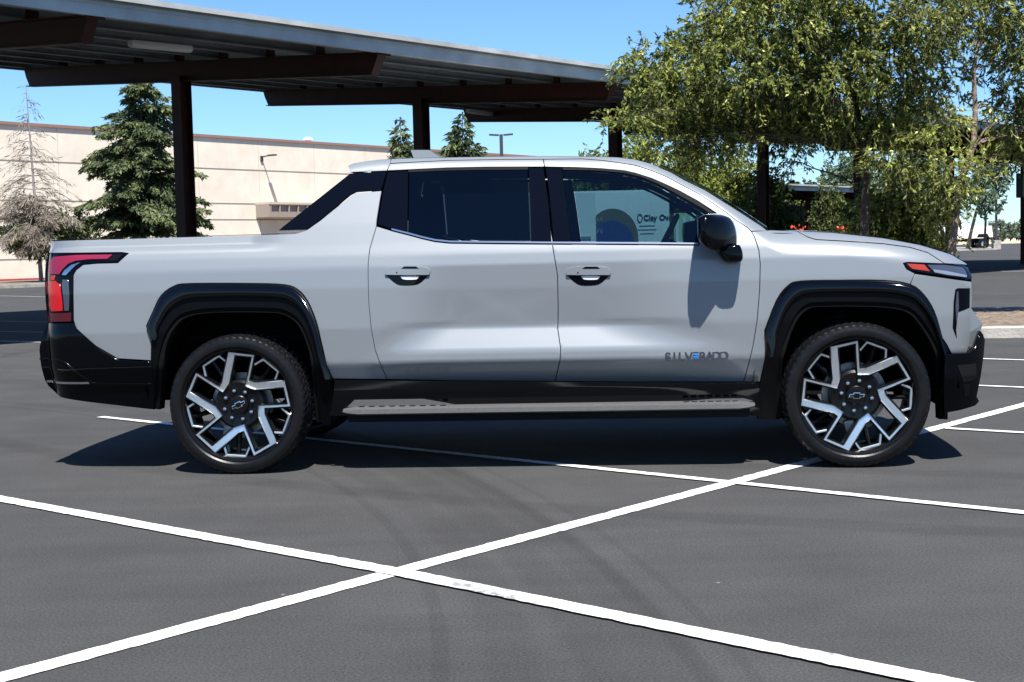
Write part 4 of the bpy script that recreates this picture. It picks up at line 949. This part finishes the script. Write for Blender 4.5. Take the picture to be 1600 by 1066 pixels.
# electrical box on the far right column
bxp = S1[7]; m = MB(); m.box((-.05, bxp-.36, 3.75), (.34, .36, 1.15), bev=.02); m.box((-.05, bxp-.16, 3.9), (.1, .06, .5)); m.build('inverter_box', M['pole'], cp)
cp2, _ = carport('carport', 'lower second carport with a pale fascia, far behind the leafy trees', (15.2-4.4*.766, 76.6+4.4*.643), [-3.5, 3.6, 8.6, 12.0, 17.5], 4.2, 3.75, 4.1, -6, 18.4, .24, 5, post=3.6)
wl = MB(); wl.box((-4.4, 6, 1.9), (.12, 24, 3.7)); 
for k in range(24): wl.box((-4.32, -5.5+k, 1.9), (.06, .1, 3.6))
o = wl.build('shade_panel', M['bar'], None); o.location = cp2.location; o.rotation_euler = cp2.rotation_euler  # dark panel added to give the deep shade below the second carport roof
tag(o, 'dark brown panel added for the shade behind the second carport', 'shade panel')

# ============================================================ WAREHOUSE
whs = empty('warehouse', (BW0[0], BW0[1], 0), math.atan2(BD[1], BD[0])); tag(whs, 'long windowless cream stucco warehouse with grooved tilt up wall panels and a brown parapet cap', 'building')
# local x along the wall, local -y towards the camera
T0, T1, WH = -60, 76, 10.34
m = MB(); m.box(((T0+T1)/2, 12.5, WH/2), (T1-T0, 25, WH)); m.build('wall', M['wall'], whs)
m = MB(); m.box(((T0+T1)/2, 12.5, WH+.07), (T1-T0+.3, 25.3, .20)); m.build('parapet_cap', M['cap'], whs)
def wall_t(px, z=5.0):
    d = ray(px, 300); A = np.array([[BD[0], -d[0]], [BD[1], -d[1]]]); return np.linalg.solve(A, -BW0)[0]
for z in (7.97, 5.33, 4.09, 1.4): m = MB(); m.box(((T0+T1)/2, -.004, z), (T1-T0, .03, .07)); m.build('panel_groove', M['joint'], whs)
M['seam'] = nodes_mat('seam', (.45, .39, .32), .9); t0 = wall_t(93); t1 = wall_t(311); dt = (t1-t0)/2
for k in range(-6, 12): m = MB(); m.box((t0+k*dt*1.0, -.003, WH/2), (.05, .02, WH)); m.build('panel_seam', M['seam'], whs)
tl_ = wall_t(410); m = MB(); zl_ = 8.98
m.box((tl_, -.06, zl_-.1), (.22, .12, .45)); m.tube([(tl_, -.1, zl_+.05), (tl_, -1.05, zl_+.12)], .05, 8); m.box((tl_, -1.25, zl_+.12), (.34, .75, .12), bev=.03); m.build('wall_lamp', M['pole'], whs)
ta = wall_t(398); m = MB(); z1, z0 = 5.42, 4.25
m.prism([(ta, z1), (ta+13, z1), (ta+13, z1-.18), (ta, z1-.18)], -1.6, -.02); o = m.build('awning', nodes_mat('awning_beige', (.42, .34, .27), .7), whs)
m = MB()
for k in range(9): m.box((ta+.2+k*1.0, -1.5, (z1+z0)/2-.12), (.10, .12, z1-z0-.2))
m.box((ta+6.4, -1.5, z0+.06), (12.8, .13, .12)); m.box((ta+6.4, -1.35, (z1+z0)/2-.1), (12.8, .03, z1-z0-.3)); m.box((ta+.06, -.8, (z1+z0)/2), (.1, 1.5, z1-z0)); m.build('awning_louvre', nodes_mat('louvre_brown', (.24, .20, .165), .7), o)
tv = wall_t(511); m = MB(); m.lathe([(WH+.1, .25), (WH+.45, .25), (WH+.48, .42), (WH+.62, .40), (WH+.72, .2), (WH+.73, .001)], 20, 'Z', (tv, 2.0, 0)); m.box((tv-.9, 2.2, WH+.2), (.8, .5, .35)); m.build('roof_vent', M['white'], whs, auto=30)

# ============================================================ FOLIAGE
def unit(v): return v/(np.linalg.norm(v, axis=-1, keepdims=True)+1e-9)
def leaf_quads(P, A, size, aspect):
    """P base points, A leaf axes (unit); returns verts, faces"""
    n = len(P); r = unit(RNG.normal(size=(n, 3))); B = unit(np.cross(A, r)); sz = size*RNG.uniform(.65, 1.25, (n, 1))
    C = np.cross(A, B)*sz*.10
    V = np.stack([P, P+A*sz*.5+B*sz*aspect*.5+C, P+A*sz, P+A*sz*.5-B*sz*aspect*.5+C], 1).reshape(-1, 3)
    return V, np.arange(4*n).reshape(n, 4)
def strands(C, Rad, n, length, droop, lps, outward=.6):
    """n twigs in an ellipsoid at C; returns leaf base points, axes, start/end of twigs"""
    d = unit(RNG.normal(size=(n, 3))); rr = RNG.uniform(.15, 1, (n, 1))**.55; S = C+d*rr*Rad
    D = unit(d*outward+RNG.normal(size=(n, 3))*.55+np.array([0, 0, -.25])); ln = length*RNG.uniform(.5, 1.3, (n, 1))
    t = RNG.uniform(0, 1, (n, lps, 1)); P = S[:, None]+D[:, None]*t*ln[:, None]+np.array([0, 0, -1.])*droop*t**2*ln[:, None]
    T = unit(D[:, None]+np.array([0, 0, -2.])*droop*t)
    A = unit(T*.6+RNG.normal(size=T.shape)*.55+np.array([0, 0, -.25])); E = S+D*ln+np.array([0, 0, -1.])*droop*ln
    return P.reshape(-1, 3), A.reshape(-1, 3), S, E
def twig_mesh(S, E, r, sag=.0):
    n = len(S); d = unit(E-S); a = unit(np.cross(d, RNG.normal(size=(n, 3)))); b = np.cross(d, a); M_ = (S+E)/2+np.array([0, 0, sag])
    V = []; 
    for pt, rad in ((S, r), (M_, r*.7), (E, r*.3)):
        for k in range(3): c, s = math.cos(2.0944*k), math.sin(2.0944*k); V.append(pt+(a*c+b*s)*rad)
    V = np.stack(V, 1).reshape(-1, 3); F = []
    for i in range(2):
        for k in range(3): F.append((i*3+k, i*3+(k+1) % 3, (i+1)*3+(k+1) % 3, (i+1)*3+k))
    F = np.array(F)[None]+(np.arange(n)*9)[:, None, None]; return V, F.reshape(-1, 4)
def bez(a, b, up, n=6, wob=.05):
    a, b = np.array(a), np.array(b); L = np.linalg.norm(b-a); c = a*.5+b*.5+np.array([0, 0, up*L]); return [tuple((1-t)**2*a+2*t*(1-t)*c+t*t*b+(RNG.normal(size=3)*wob*L*math.sin(math.pi*t)*.4)) for t in np.linspace(0, 1, n)]
def blob_tree(name, label, cat, base, trunk, r0, blobs, mleaf, mbark, leaf, aspect, per, length, droop, lps, group=None, limb_r=.035, twig_r=.006, up=.12):
    """blobs: (centre xyz, radius xyz, weight)"""
    root = empty(name, tuple(base)); tag(root, label, cat, group); b = np.array(base)
    LV, LF, TV, TF, n0, m0, tint = [], [], [], [], 0, 0, []
    mb = MB(); tr = [np.array(p)-b for p in trunk]; k = len(tr); mb.tube(tr, [r0*(1-.75*i/(k-1)) for i in range(k)], 10)
    for c, rad, wt in blobs:
        c = np.array(c)-b; rad = np.array(rad); j = min(range(k), key=lambda i: np.linalg.norm(tr[i]-c)+max(0, tr[i][2]-c[2])*1.2)
        j = min(j, k-1); path = bez(tr[j], c, up); rr = limb_r*max(.5, (1-.5*j/k)); mb.tube(path, list(np.linspace(rr, rr*.3, len(path))), 6)
        for q in range(5):
            e = c+unit(RNG.normal(size=3))*rad*.8; pp = bez(path[3+(q % 3)], e, .1, 4); mb.tube(pp, [rr*.35, rr*.25, rr*.18, rr*.1], 4)
        vol = (rad[0]*rad[1]*rad[2])**(2/3); n = max(6, int(per*vol*wt)); P, A, S, E = strands(c, rad, n, length, droop, lps)
        V, F = leaf_quads(P, A, leaf, aspect); LV.append(V); LF.append(F+n0); n0 += len(V)
        tint.append(np.clip(np.repeat(RNG.uniform(0, .75, n), lps)+RNG.normal(size=n*lps)*.16+RNG.uniform(-.08, .12), 0, 1))
        if twig_r > .01: continue
        V, F = twig_mesh(S, E, twig_r); TV.append(V); TF.append(F+m0); m0 += len(V)
    mb.build('trunk', mbark, root, auto=60)
    bigmesh('crown', np.concatenate(LV), np.concatenate(LF), mleaf, root, np.concatenate(tint))
    if TV: bigmesh('twigs', np.concatenate(TV), np.concatenate(TF), mbark, root)
    return root
def pxblobs(L, D, dy=1.3, jit=.9):
    out = []
    for (px, py, rx, ry, wt) in L:
        d = D+RNG.uniform(-jit, jit); c = atd(px, py, d); s = d/FPX; out.append((c, (rx*s, min(dy, rx*s*1.2), ry*s), wt))
    return out
DT = 21.3
tA = [atd(1347, 505, DT), atd(1349, 400, DT), atd(1353, 300, DT), atd(1350, 230, DT), atd(1335, 150, DT), atd(1315, 80, DT), atd(1300, -60, DT)]
A_bl = [(1140, 15, 70, 45, 1), (1220, 25, 85, 60, 1), (1105, 62, 50, 38, .9), (1070, 92, 60, 34, .9), (1010, 94, 40, 26, .7), (1020, 118, 45, 26, .95), (1160, 110, 95, 55, 1.05), (1062, 148, 62, 36, 1), (1120, 182, 85, 38, 1), (1238, 125, 80, 65, 1),
        (988, 184, 46, 15, .9), (1056, 215, 44, 28, .8), (1040, 232, 34, 14, .7), (1110, 214, 44, 22, .6), (1150, 225, 36, 20, .4), (1235, 195, 56, 34, .8), (1310, 35, 80, 60, 1), (1310, 118, 70, 50, .85), (1300, 200, 56, 26, .7), (1385, 85, 65, 75, 1), (1385, 172, 60, 44, .9), (1228, 252, 22, 30, .4),
        (1375, 245, 34, 22, .45), (1260, -50, 160, 60, .8), (1085, 240, 30, 22, .6)]
tr_a = blob_tree('shade_tree', 'broad drooping green tree whose crown reaches left over the carport roof edge', 'tree', (tA[0][0], tA[0][1], .1), tA, .085, pxblobs(A_bl, DT), M['leaf_big'], M['bark'], .082, .38, 560, .34, .34, 16, 'shade trees on the planter island', .02)
tB = [atd(1480, 500, DT-.3), atd(1486, 400, DT-.3), atd(1496, 310, DT-.3), atd(1508, 262, DT-.3), atd(1521, 228, DT-.3), atd(1524, 170, DT-.3), atd(1521, 110, DT-.3), atd(1532, 50, DT-.3), atd(1540, -60, DT-.3)]
B_bl = [(1450, 20, 70, 50, 1), (1545, 20, 75, 45, .95), (1615, 55, 65, 60, 1), (1452, 110, 48, 60, .9), (1455, 185, 50, 40, .95), (1592, 140, 40, 60, .8), (1590, 215, 42, 36, .8), (1600, 180, 30, 50, .8), (1545, 105, 34, 40, .3), (1420, 240, 55, 36, .9), (1480, 262, 48, 34, .9), (1548, 250, 36, 22, .3), (1660, 100, 60, 100, .9), (1655, 215, 40, 40, .8), (1498, 160, 24, 50, .25), (1478, 312, 26, 30, .9), (1468, 352, 22, 26, .85), (1560, 190, 30, 30, .45), (1530, -60, 130, 50, .8)]
tr_b = blob_tree('shade_tree', 'slender leaning tree with a bare pale trunk and loose crown beyond the bonnet', 'tree', (tB[0][0], tB[0][1], .1), tB, .07, pxblobs(B_bl, DT-.3), M['leaf_big'], M['bark_light'], .082, .38, 520, .34, .34, 16, 'shade trees on the planter island', .02)
for i, (L, lab) in enumerate((([(1385, 320, 55, 34, .95), (1350, 345, 45, 30, .9), (1400, 372, 60, 40, 1), (1380, 430, 70, 50, .6)], 'leafy shrub below the shade trees, showing over the middle of the bonnet'),
                              ([(1440, 310, 45, 34, .95), (1446, 352, 34, 32, 1), (1440, 395, 38, 35, .9), (1432, 440, 30, 40, .6)], 'leafy shrub beside the dark carport column, showing over the front of the bonnet'))):
    b = atd(1385+i*62, 495, 22.3); blob_tree('shrub', lab, 'shrub', (b[0], b[1], .1), [(b[0], b[1], .1), (b[0]+.05, b[1], .9), (b[0], b[1]+.05, 1.9)], .04, pxblobs(L, 22.3, .6, .3), M['leaf_big'], M['bark'], .075, .5, 800, .3, .4, 14, 'shrubs on the planter island', .02)
# mid distance trees behind the first carport
def round_tree(name, px, ytop, hw, D, label, mleaf, group=None, ybot=None, nb=9, leaf=.16, per=95, seed=0, base_z=0.0, cat='tree', droop=.15, wt=1):
    b = atd(px, 380, D); b = np.array([b[0], b[1], base_z]); zt = atd(px, ytop, D)[2]; zb_ = atd(px, ybot, D)[2] if ybot else 1.2; zb_ = max(zb_, base_z+.25); w_ = hw*D/FPX; bl = []
    for k in range(nb):
        u = (k+.5)/nb; z = zb_+(zt-zb_)*(.12+.76*u); rr = w_*(.42+.25*RNG.uniform()); a = RNG.uniform(0, 2*math.pi); sp = w_*.55*math.sqrt(max(.05, 1-abs(2*u-.9)**2))
        bl.append(((b[0]+math.cos(a)*sp, b[1]+math.sin(a)*sp, z), (rr, rr, min(rr*.85, (zt-z)*.95+.1)), wt))
    tr = [(b[0], b[1], base_z), (b[0]+.05*w_, b[1], base_z+(zt-base_z)*.3), (b[0]-.05*w_, b[1], base_z+(zt-base_z)*.6), (b[0], b[1], base_z+(zt-base_z)*.88)]
    return blob_tree(name, label, cat, b, tr, max(.03, w_*.05), bl, mleaf, M['bark'], leaf, .5, per, .5, droop, 12, group, w_*.025, .012)
for (px, yt, hw, D, lab, ml) in ((925, 222, 42, 70, 'bright yellow green tree left of the third carport column, over the cab roof', 'leaf_yel'), (1000, 208, 60, 72, 'yellow green tree right of the third carport column, showing over the windscreen header', 'leaf_yel'),
                                 (1085, 232, 55, 66, 'round green tree behind the windscreen, under the drooping crown tips', 'leaf_yel'), (1148, 240, 55, 62, 'green tree just left of the fourth carport column', 'leaf_yel'), (1215, 262, 38, 60, 'bushy green tree just right of the fourth carport column', 'leaf_dark'),
                                 (1294, 292, 26, 74, 'leafy tree between two posts of the second carport', 'leaf_dark'), (1330, 235, 50, 120, 'tall grey green tree far behind the second carport', 'leaf_blue'), (1262, 282, 42, 100, 'dark dense tree added to darken the shaded gap behind the second carport, left part', 'leaf_dark'), (1345, 284, 42, 100, 'dark dense tree added to darken the shaded gap behind the second carport, right part', 'leaf_dark'), (1425, 222, 55, 118, 'grey tree behind the right end of the second carport', 'leaf_blue'), (1180, 300, 30, 90, 'dark bushy tree left of the second carport end', 'leaf_dark')):  # the two dark dense trees are added to darken the shaded carport gap
    round_tree('broadleaf_tree', px, yt, hw, D, lab, M[ml], 'trees beyond the carport', leaf=.0026*D, per=95*(70/D)**1.2*1.3, nb=11)
round_tree('street_tree', 1538, 236, 44, 150, 'grey green tree with a thin pale trunk beside the lifted white truck', M['leaf_blue'], ybot=335, nb=10, leaf=.4, per=22, droop=.1)
b = atd(1511, 389, 150); m = MB(); m.tube([(b[0], b[1], 0), (b[0]+.5, b[1], 2.2), (b[0]+1.1, b[1], 4.5)], [.22, .18, .14], 8); o = m.build('trunk', M['bark_light']); o.name = 'leaning_trunk'
st = bpy.data.objects.get('street_tree'); o.parent = st; o.matrix_parent_inverse = Matrix.Translation(-st.location)
round_tree('low_shrub', 150, 357, 40, 84, 'dark rounded shrub by the warehouse wall between the dead tree and the cedar', M['leaf_dark'], leaf=.2, per=60, nb=6, cat='shrub')
round_tree('low_shrub', 100, 372, 26, 82, 'small dark shrub at the foot of the dead tree', M['leaf_dark'], leaf=.2, per=60, nb=5, cat='shrub')
# far tree line and palms
for i, (px, yt, hw, D) in enumerate(((1578, 350, 10, 420), (1592, 347, 12, 430), (1606, 352, 12, 425), (1568, 362, 9, 410), (1553, 357, 12, 415), (1545, 355, 9, 418), (1625, 350, 14, 430))):
    round_tree('distant_tree', px, yt, hw, D, 'small hazy tree across the dry field, %s' % ('by the right hand carport column', 'half hidden by the right hand carport column', 'beyond the right edge of the column', 'low between the palm and the column', 'behind the light pole', 'just left of the light pole', 'at the right edge')[i], M['far'], 'trees across the dry field', leaf=1.1, per=6, nb=6)
for px, yt in ((1563.5, 343), (1551, 346)):
    b = atd(px, 373, 400); zt = atd(px, yt, 400)[2]; r_ = empty('palm_tree', (b[0], b[1], 0)); tag(r_, 'tiny distant palm with a round head, %s' % ('right of the light pole' if px > 1560 else 'left of the light pole'), 'palm tree', 'distant palms')
    m = MB(); m.tube([(0, 0, 0), (.1, 0, zt-1)], [.25, .18], 6); m.build('trunk', M['bark'], r_); P, A, S, E = strands(np.array([0, 0, zt-.9]), np.array([.5, .5, .4]), 60, 1.1, .5, 6, 1.5); V, F = leaf_quads(P, A, .8, .3); bigmesh('crown', V, F, M['far'], r_, RNG.uniform(0, .6, len(F)))

# ---- conifers
def conifer(name, label, cat, px, py_top, D, base_z, crown_bot, rmax, nwh, mleaf, mbark, dead=False, ncards=14000, card=.42, topx=None, power=.85, group=None):
    b = atd(px, 400, D); b[2] = 0; top = atd(topx or px, py_top, D); H_ = top[2]; root = empty(name, tuple(b)); tag(root, label, cat, group)
    lean = np.array([top[0]-b[0], 0, 0]); ax = lambda z: lean*(z/H_)
    m = MB(); m.tube([tuple(ax(z)+np.array([0, 0, z])) for z in np.linspace(0, H_, 9)], list(np.linspace(.17 if not dead else .13, .015, 9)), 8)
    S_, E_, side = [], [], []
    zs = np.linspace(crown_bot, H_*.985, nwh)
    for z in zs:
        u = (z-crown_bot)/(H_-crown_bot); rr = rmax*((1-u)**power)*(.55 if u < .02 else 1)*RNG.uniform(.8, 1.12)
        nb_ = int(5+7*(1-u)) if not dead else int(4+5*(1-u))
        for k in range(nb_):
            a = RNG.uniform(0, 2*math.pi); r = max(.15, rr*RNG.uniform(.5, 1.15)); d = np.array([math.cos(a), math.sin(a), 0]); s = ax(z)+np.array([0, 0, z]); e = s+d*r+np.array([0, 0, r*(RNG.uniform(-.35, .05) if not dead else RNG.uniform(-.45, -.05))])
            mid = (s+e)/2+np.array([0, 0, r*.16]); m.tube([tuple(s), tuple(mid), tuple(e)], [.035*(1-u*.7), .022*(1-u*.7), .008], 4, False); S_.append((s, mid, e, r, u))
    m.build('trunk', mbark, root, auto=60)
    pick = np.array([x[3] for x in S_])**1.35; 
    if dead: pick = pick*np.array([1.0 if x[4] < .30 else .10 for x in S_])
    pick /= pick.sum(); idx = RNG.choice(len(S_), ncards, p=pick); t = RNG.uniform(.12, 1.02, ncards)[:, None]
    s = np.array([S_[i][0] for i in idx]); mi = np.array([S_[i][1] for i in idx]); e = np.array([S_[i][2] for i in idx])
    P = (1-t)**2*s+2*t*(1-t)*mi+t*t*e; T = unit(2*(1-t)*(mi-s)+2*t*(e-mi)); sideways = unit(np.cross(T, np.array([0, 0, 1.])))*RNG.choice([-1, 1], ncards)[:, None]
    rads = np.array([S_[i][3] for i in idx])[:, None]; off = sideways*RNG.uniform(0, .28, (ncards, 1))*rads*(1.1-t); P = P+off+RNG.normal(size=P.shape)*.05+np.array([0, 0, -1.])*np.abs(off).sum(1, keepdims=True)*.35
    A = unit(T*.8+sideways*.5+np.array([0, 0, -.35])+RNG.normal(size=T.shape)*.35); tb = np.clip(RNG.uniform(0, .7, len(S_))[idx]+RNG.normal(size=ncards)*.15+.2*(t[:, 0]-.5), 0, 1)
    V, F = leaf_quads(P, A, card, .34 if not dead else .10); bigmesh('crown', V, F, mleaf, root, tb)
    return root, S_
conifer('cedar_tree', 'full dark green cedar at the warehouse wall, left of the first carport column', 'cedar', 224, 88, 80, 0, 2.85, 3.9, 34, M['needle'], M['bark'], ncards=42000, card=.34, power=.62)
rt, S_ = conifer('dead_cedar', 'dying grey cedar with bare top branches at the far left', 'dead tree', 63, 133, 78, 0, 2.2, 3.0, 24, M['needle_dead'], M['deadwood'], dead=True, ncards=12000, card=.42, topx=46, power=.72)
# remaining live olive sprays low in the dying tree
P, A, _, _ = strands(np.array([-.1, 0, 2.7]), np.array([1.9, 1.6, .95]), 420, .5, .3, 9); V, F = leaf_quads(P, A, .34, .3); bigmesh('live_foliage', V, F, M['needle'], rt, RNG.uniform(.1, .8, len(F)))
P, A, _, _ = strands(np.array([1.7, 0, 3.3]), np.array([1.1, .8, .6]), 110, .5, .3, 9); V, F = leaf_quads(P, A, .34, .3); bigmesh('live_foliage', V, F, M['needle'], rt, RNG.uniform(.1, .8, len(F)))
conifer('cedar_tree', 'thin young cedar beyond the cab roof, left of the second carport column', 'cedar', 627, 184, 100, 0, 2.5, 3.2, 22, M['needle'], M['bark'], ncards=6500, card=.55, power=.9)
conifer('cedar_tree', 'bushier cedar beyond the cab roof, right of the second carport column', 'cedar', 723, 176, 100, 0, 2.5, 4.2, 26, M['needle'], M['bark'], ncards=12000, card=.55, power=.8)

# ============================================================ POLES, FAR TRUCK, FOOD TRUCK
b = atd(787, 380, 90); zt = atd(787, 211, 90)[2]; r_ = empty('light_pole', (b[0], b[1], 0)); tag(r_, 'dark double headed parking lot light pole standing beyond the cab roof', 'light pole')
m = MB(); m.box((0, 0, zt/2), (.22, .22, zt)); m.build('pole', M['pole'], r_)
for s in (-1, 1): m = MB(); m.box((s*.45, 0, zt-.02), (.62, .35, .10), M=Matrix.Rotation(R(-4*s), 4, 'Y'), bev=.02); m.build('lamp_head', M['pole'], r_)
b = atd(1556.5, 380, 150); r_ = empty('light_pole', (b[0], b[1], 0)); tag(r_, 'distant light pole on a square concrete base at the edge of the lot', 'light pole')
m = MB(); m.box((0, 0, 5.5), (.2, .2, 10)); m.build('pole', M['pole'], r_); m = MB(); m.box((0, 0, .5), (.78, .78, 1.0), bev=.03); m.build('base', M['concrete'], r_)
m = MB(); m.box((.7, 0, 10.4), (1.2, .4, .15)); m.build('lamp_head', M['pole'], r_)
# lifted white truck far away
D = 160; b = atd(1516, 380, D); lt = empty('lifted_truck', (b[0], b[1], 0), R(2)); lt.scale = (1.12,)*3; tag(lt, 'small lifted white pickup with big black tyres, parked far off at the right', 'pickup truck')
m = MB(); m.prism([(-3.6, 1.2), (1.95, 1.2), (1.95, 1.45), (1.85, 2.35), (-1.0, 2.38), (-1.1, 3.1), (-2.6, 3.1), (-3.4, 2.4), (-3.6, 2.2)], -.95, .95); m.build('body', M['white'], lt)
m = MB()
for s in (-1, 1):
    m.prism([(.30, 1.19), (.50, 1.55), (1.40, 1.55), (1.6, 1.19)], s*.955-.02*s, s*.985)
m.box((-.6, 0, .95), (4.6, 1.1, .3)); m.build('wheel_arch', M['matte_black'], lt)
for x in (.95, -2.5):
    for s in (-1, 1):
        m = MB(); m.lathe([(-.2, .25), (-.22, .45), (-.18, .56), (.18, .56), (.22, .45), (.2, .25)], 24, 'Y', (x, s*.95, .56)); wv = m.build('wheel', M['tyre'], lt, auto=40)
        m = MB(); m.lathe([(-.23, .001), (-.23, .2), (-.2, .27), (.2, .27), (.23, .2), (.23, .001)], 16, 'Y', (x, s*.95, .56)); m.build('hub', M['chrome'], wv, auto=40)
m = MB(); m.prism([(-1.25, 2.45), (-1.25, 2.98), (-2.4, 2.98), (-2.9, 2.45)], -.955, .955); m.build('window', M['privacy'], lt)
# food truck behind, seen through the front door glass
D = 27.0; xr = atd(1046, 340, D)[0]; ft = empty('food_truck', (xr-2.75, D, 0), 0); tag(ft, 'white food truck with a painted navy arch, seen through the front door glass', 'food truck')
m = MB(); zt = atd(960, 298, D)[2]
m.box((0, 1.1, (zt+.45)/2), (5.5, 2.2, zt-.45), bev=.06); m.build('body', M['white'], ft, auto=40)
def fx(px): return atd(px, 340, D)[0]-(xr-2.75)
def fz(py): return atd(960, py, D)[2]
m = MB(); c = (fx(956), fz(376)); ra = .50
P = [(c[0]+ra*math.cos(a)*.98, c[1]+.05+(ra+.06)*math.sin(a)) for a in np.linspace(0, math.pi, 24)]+[(c[0]-ra*.98, .6), (c[0]+ra*.98, .6)]
m.prism(P, -.012, -.004); m.build('painted_arch', M['olive'], ft)
P = [(c[0]-.02+ra*.86*math.cos(a), c[1]-.07+ra*.9*math.sin(a)) for a in np.linspace(0, math.pi, 24)]+[(c[0]-.02-ra*.86, .6), (c[0]-.02+ra*.86, .6)]
m = MB(); m.prism(P, -.022, -.014); m.build('arch_inset', M['navy'], ft)
m = MB()
for k in range(7):
    a = R(80+k*33); cc = np.array([fx(937), fz(352)]); u = np.array([math.cos(a), math.sin(a)]); n_ = np.array([-u[1], u[0]]); p0 = cc+u*.05
    m.prism([tuple(p0), tuple(p0+u*.07+n_*.022), tuple(p0+u*.13), tuple(p0+u*.07-n_*.022)], -.030, -.024)
m.build('petal_motif', M['grey_ink'], ft)
def put_text(s, px, py, size, mat, root, y=-.012, xs=1):
    V, F = text_mesh(s, size, .003, xs); T = Matrix.Translation((fx(px), y, fz(py))) @ Matrix.Rotation(R(90), 4, 'X'); m = MB(); m.add([(T @ Vector(v))[:] for v in V], F); return m.build('lettering', mat, root)
put_text('Clay Oven', 1030, 342, .145, M['ink'], ft, xs=1.0)
m = MB(); cc = (fx(999), fz(342)); Pn = 24
ring_o = [(cc[0]+.045*math.cos(a), -.012, cc[1]+.075*math.sin(a)) for a in np.linspace(0, 2*math.pi, Pn+1)[:-1]]; m.tube(ring_o+[ring_o[0]], .008, 5, False); m.build('logo_ring', M['ink'], ft)
m = MB()
for dz, l in ((354, .30), (360, .36), (366, .26)): m.box((fx(1010), -.006, fz(dz)), (l, .008, .012))
m.build('small_print', M['grey_ink'], ft)
m = MB(); m.box((fx(905), -.02, 1.62), (.62, .03, 1.5), bev=.01); m.build('door', M['white'], ft)
m = MB(); m.box((fx(905), -.04, fz(371)), (.42, .02, .06)); m.build('door_handle', M['grey_ink'], ft)
for x in (-1.9, 1.7):
    for y in (.25, 1.95):
        m = MB(); m.lathe([(-.12, .18), (-.14, .32), (-.1, .38), (.1, .38), (.14, .32), (.12, .18)], 24, 'Y', (x, y, .38)); m.build('wheel', M['tyre'], ft, auto=40)
# pale green ribbed container
D2 = 29.5; x0 = atd(1049, 340, D2)[0]; gc = empty('storage_container', (x0+1.0, D2, 0)); tag(gc, 'pale green ribbed steel container right of the food truck, seen through the door glass', 'container')
zt = atd(1070, 333, D2)[2]; m = MB(); m.box((-.60, 1, zt/2+.05), (.72, 2, zt-.1)); m.build('body', M['green_cont'], gc)
m = MB()
for k in range(5): m.box((-.9+k*.15, -.015, zt/2), (.06, .03, zt-.2))
m.build('rib', M['white'], gc)
# red flowering plants peeping over the cowl
M['petal'] = nodes_mat('red_petals', (.45, .05, .02), .6)
for i, (px, py) in enumerate(((1248, 357), (1312, 358))):
    b = atd(px, 370, 20.6); r_ = empty('flowering_plant', (b[0], b[1], .1)); tag(r_, 'low red flowering plant peeping over the bonnet, %s' % ('left one near the windscreen base', 'right one farther forward')[i], 'flowering plant', 'red flowering plants')
    zt = atd(px, py-2, 20.6)[2]-.1; P, A, S, E = strands(np.array([0, 0, zt*.5]), np.array([.3, .3, zt*.42]), 70, .2, .2, 8); V, F = leaf_quads(P, A, .07, .4); bigmesh('foliage', V, F, M['leaf_dark'], r_, RNG.uniform(0, .8, len(F)))
    c = np.array([0, 0, zt-.03])+RNG.normal(size=(14, 3))*np.array([.05, .05, .025]); V, F = leaf_quads(c, unit(RNG.normal(size=(14, 3))+np.array([0, 0, 1.])), .05, .7); bigmesh('blossom', V, F, M['petal'], r_)
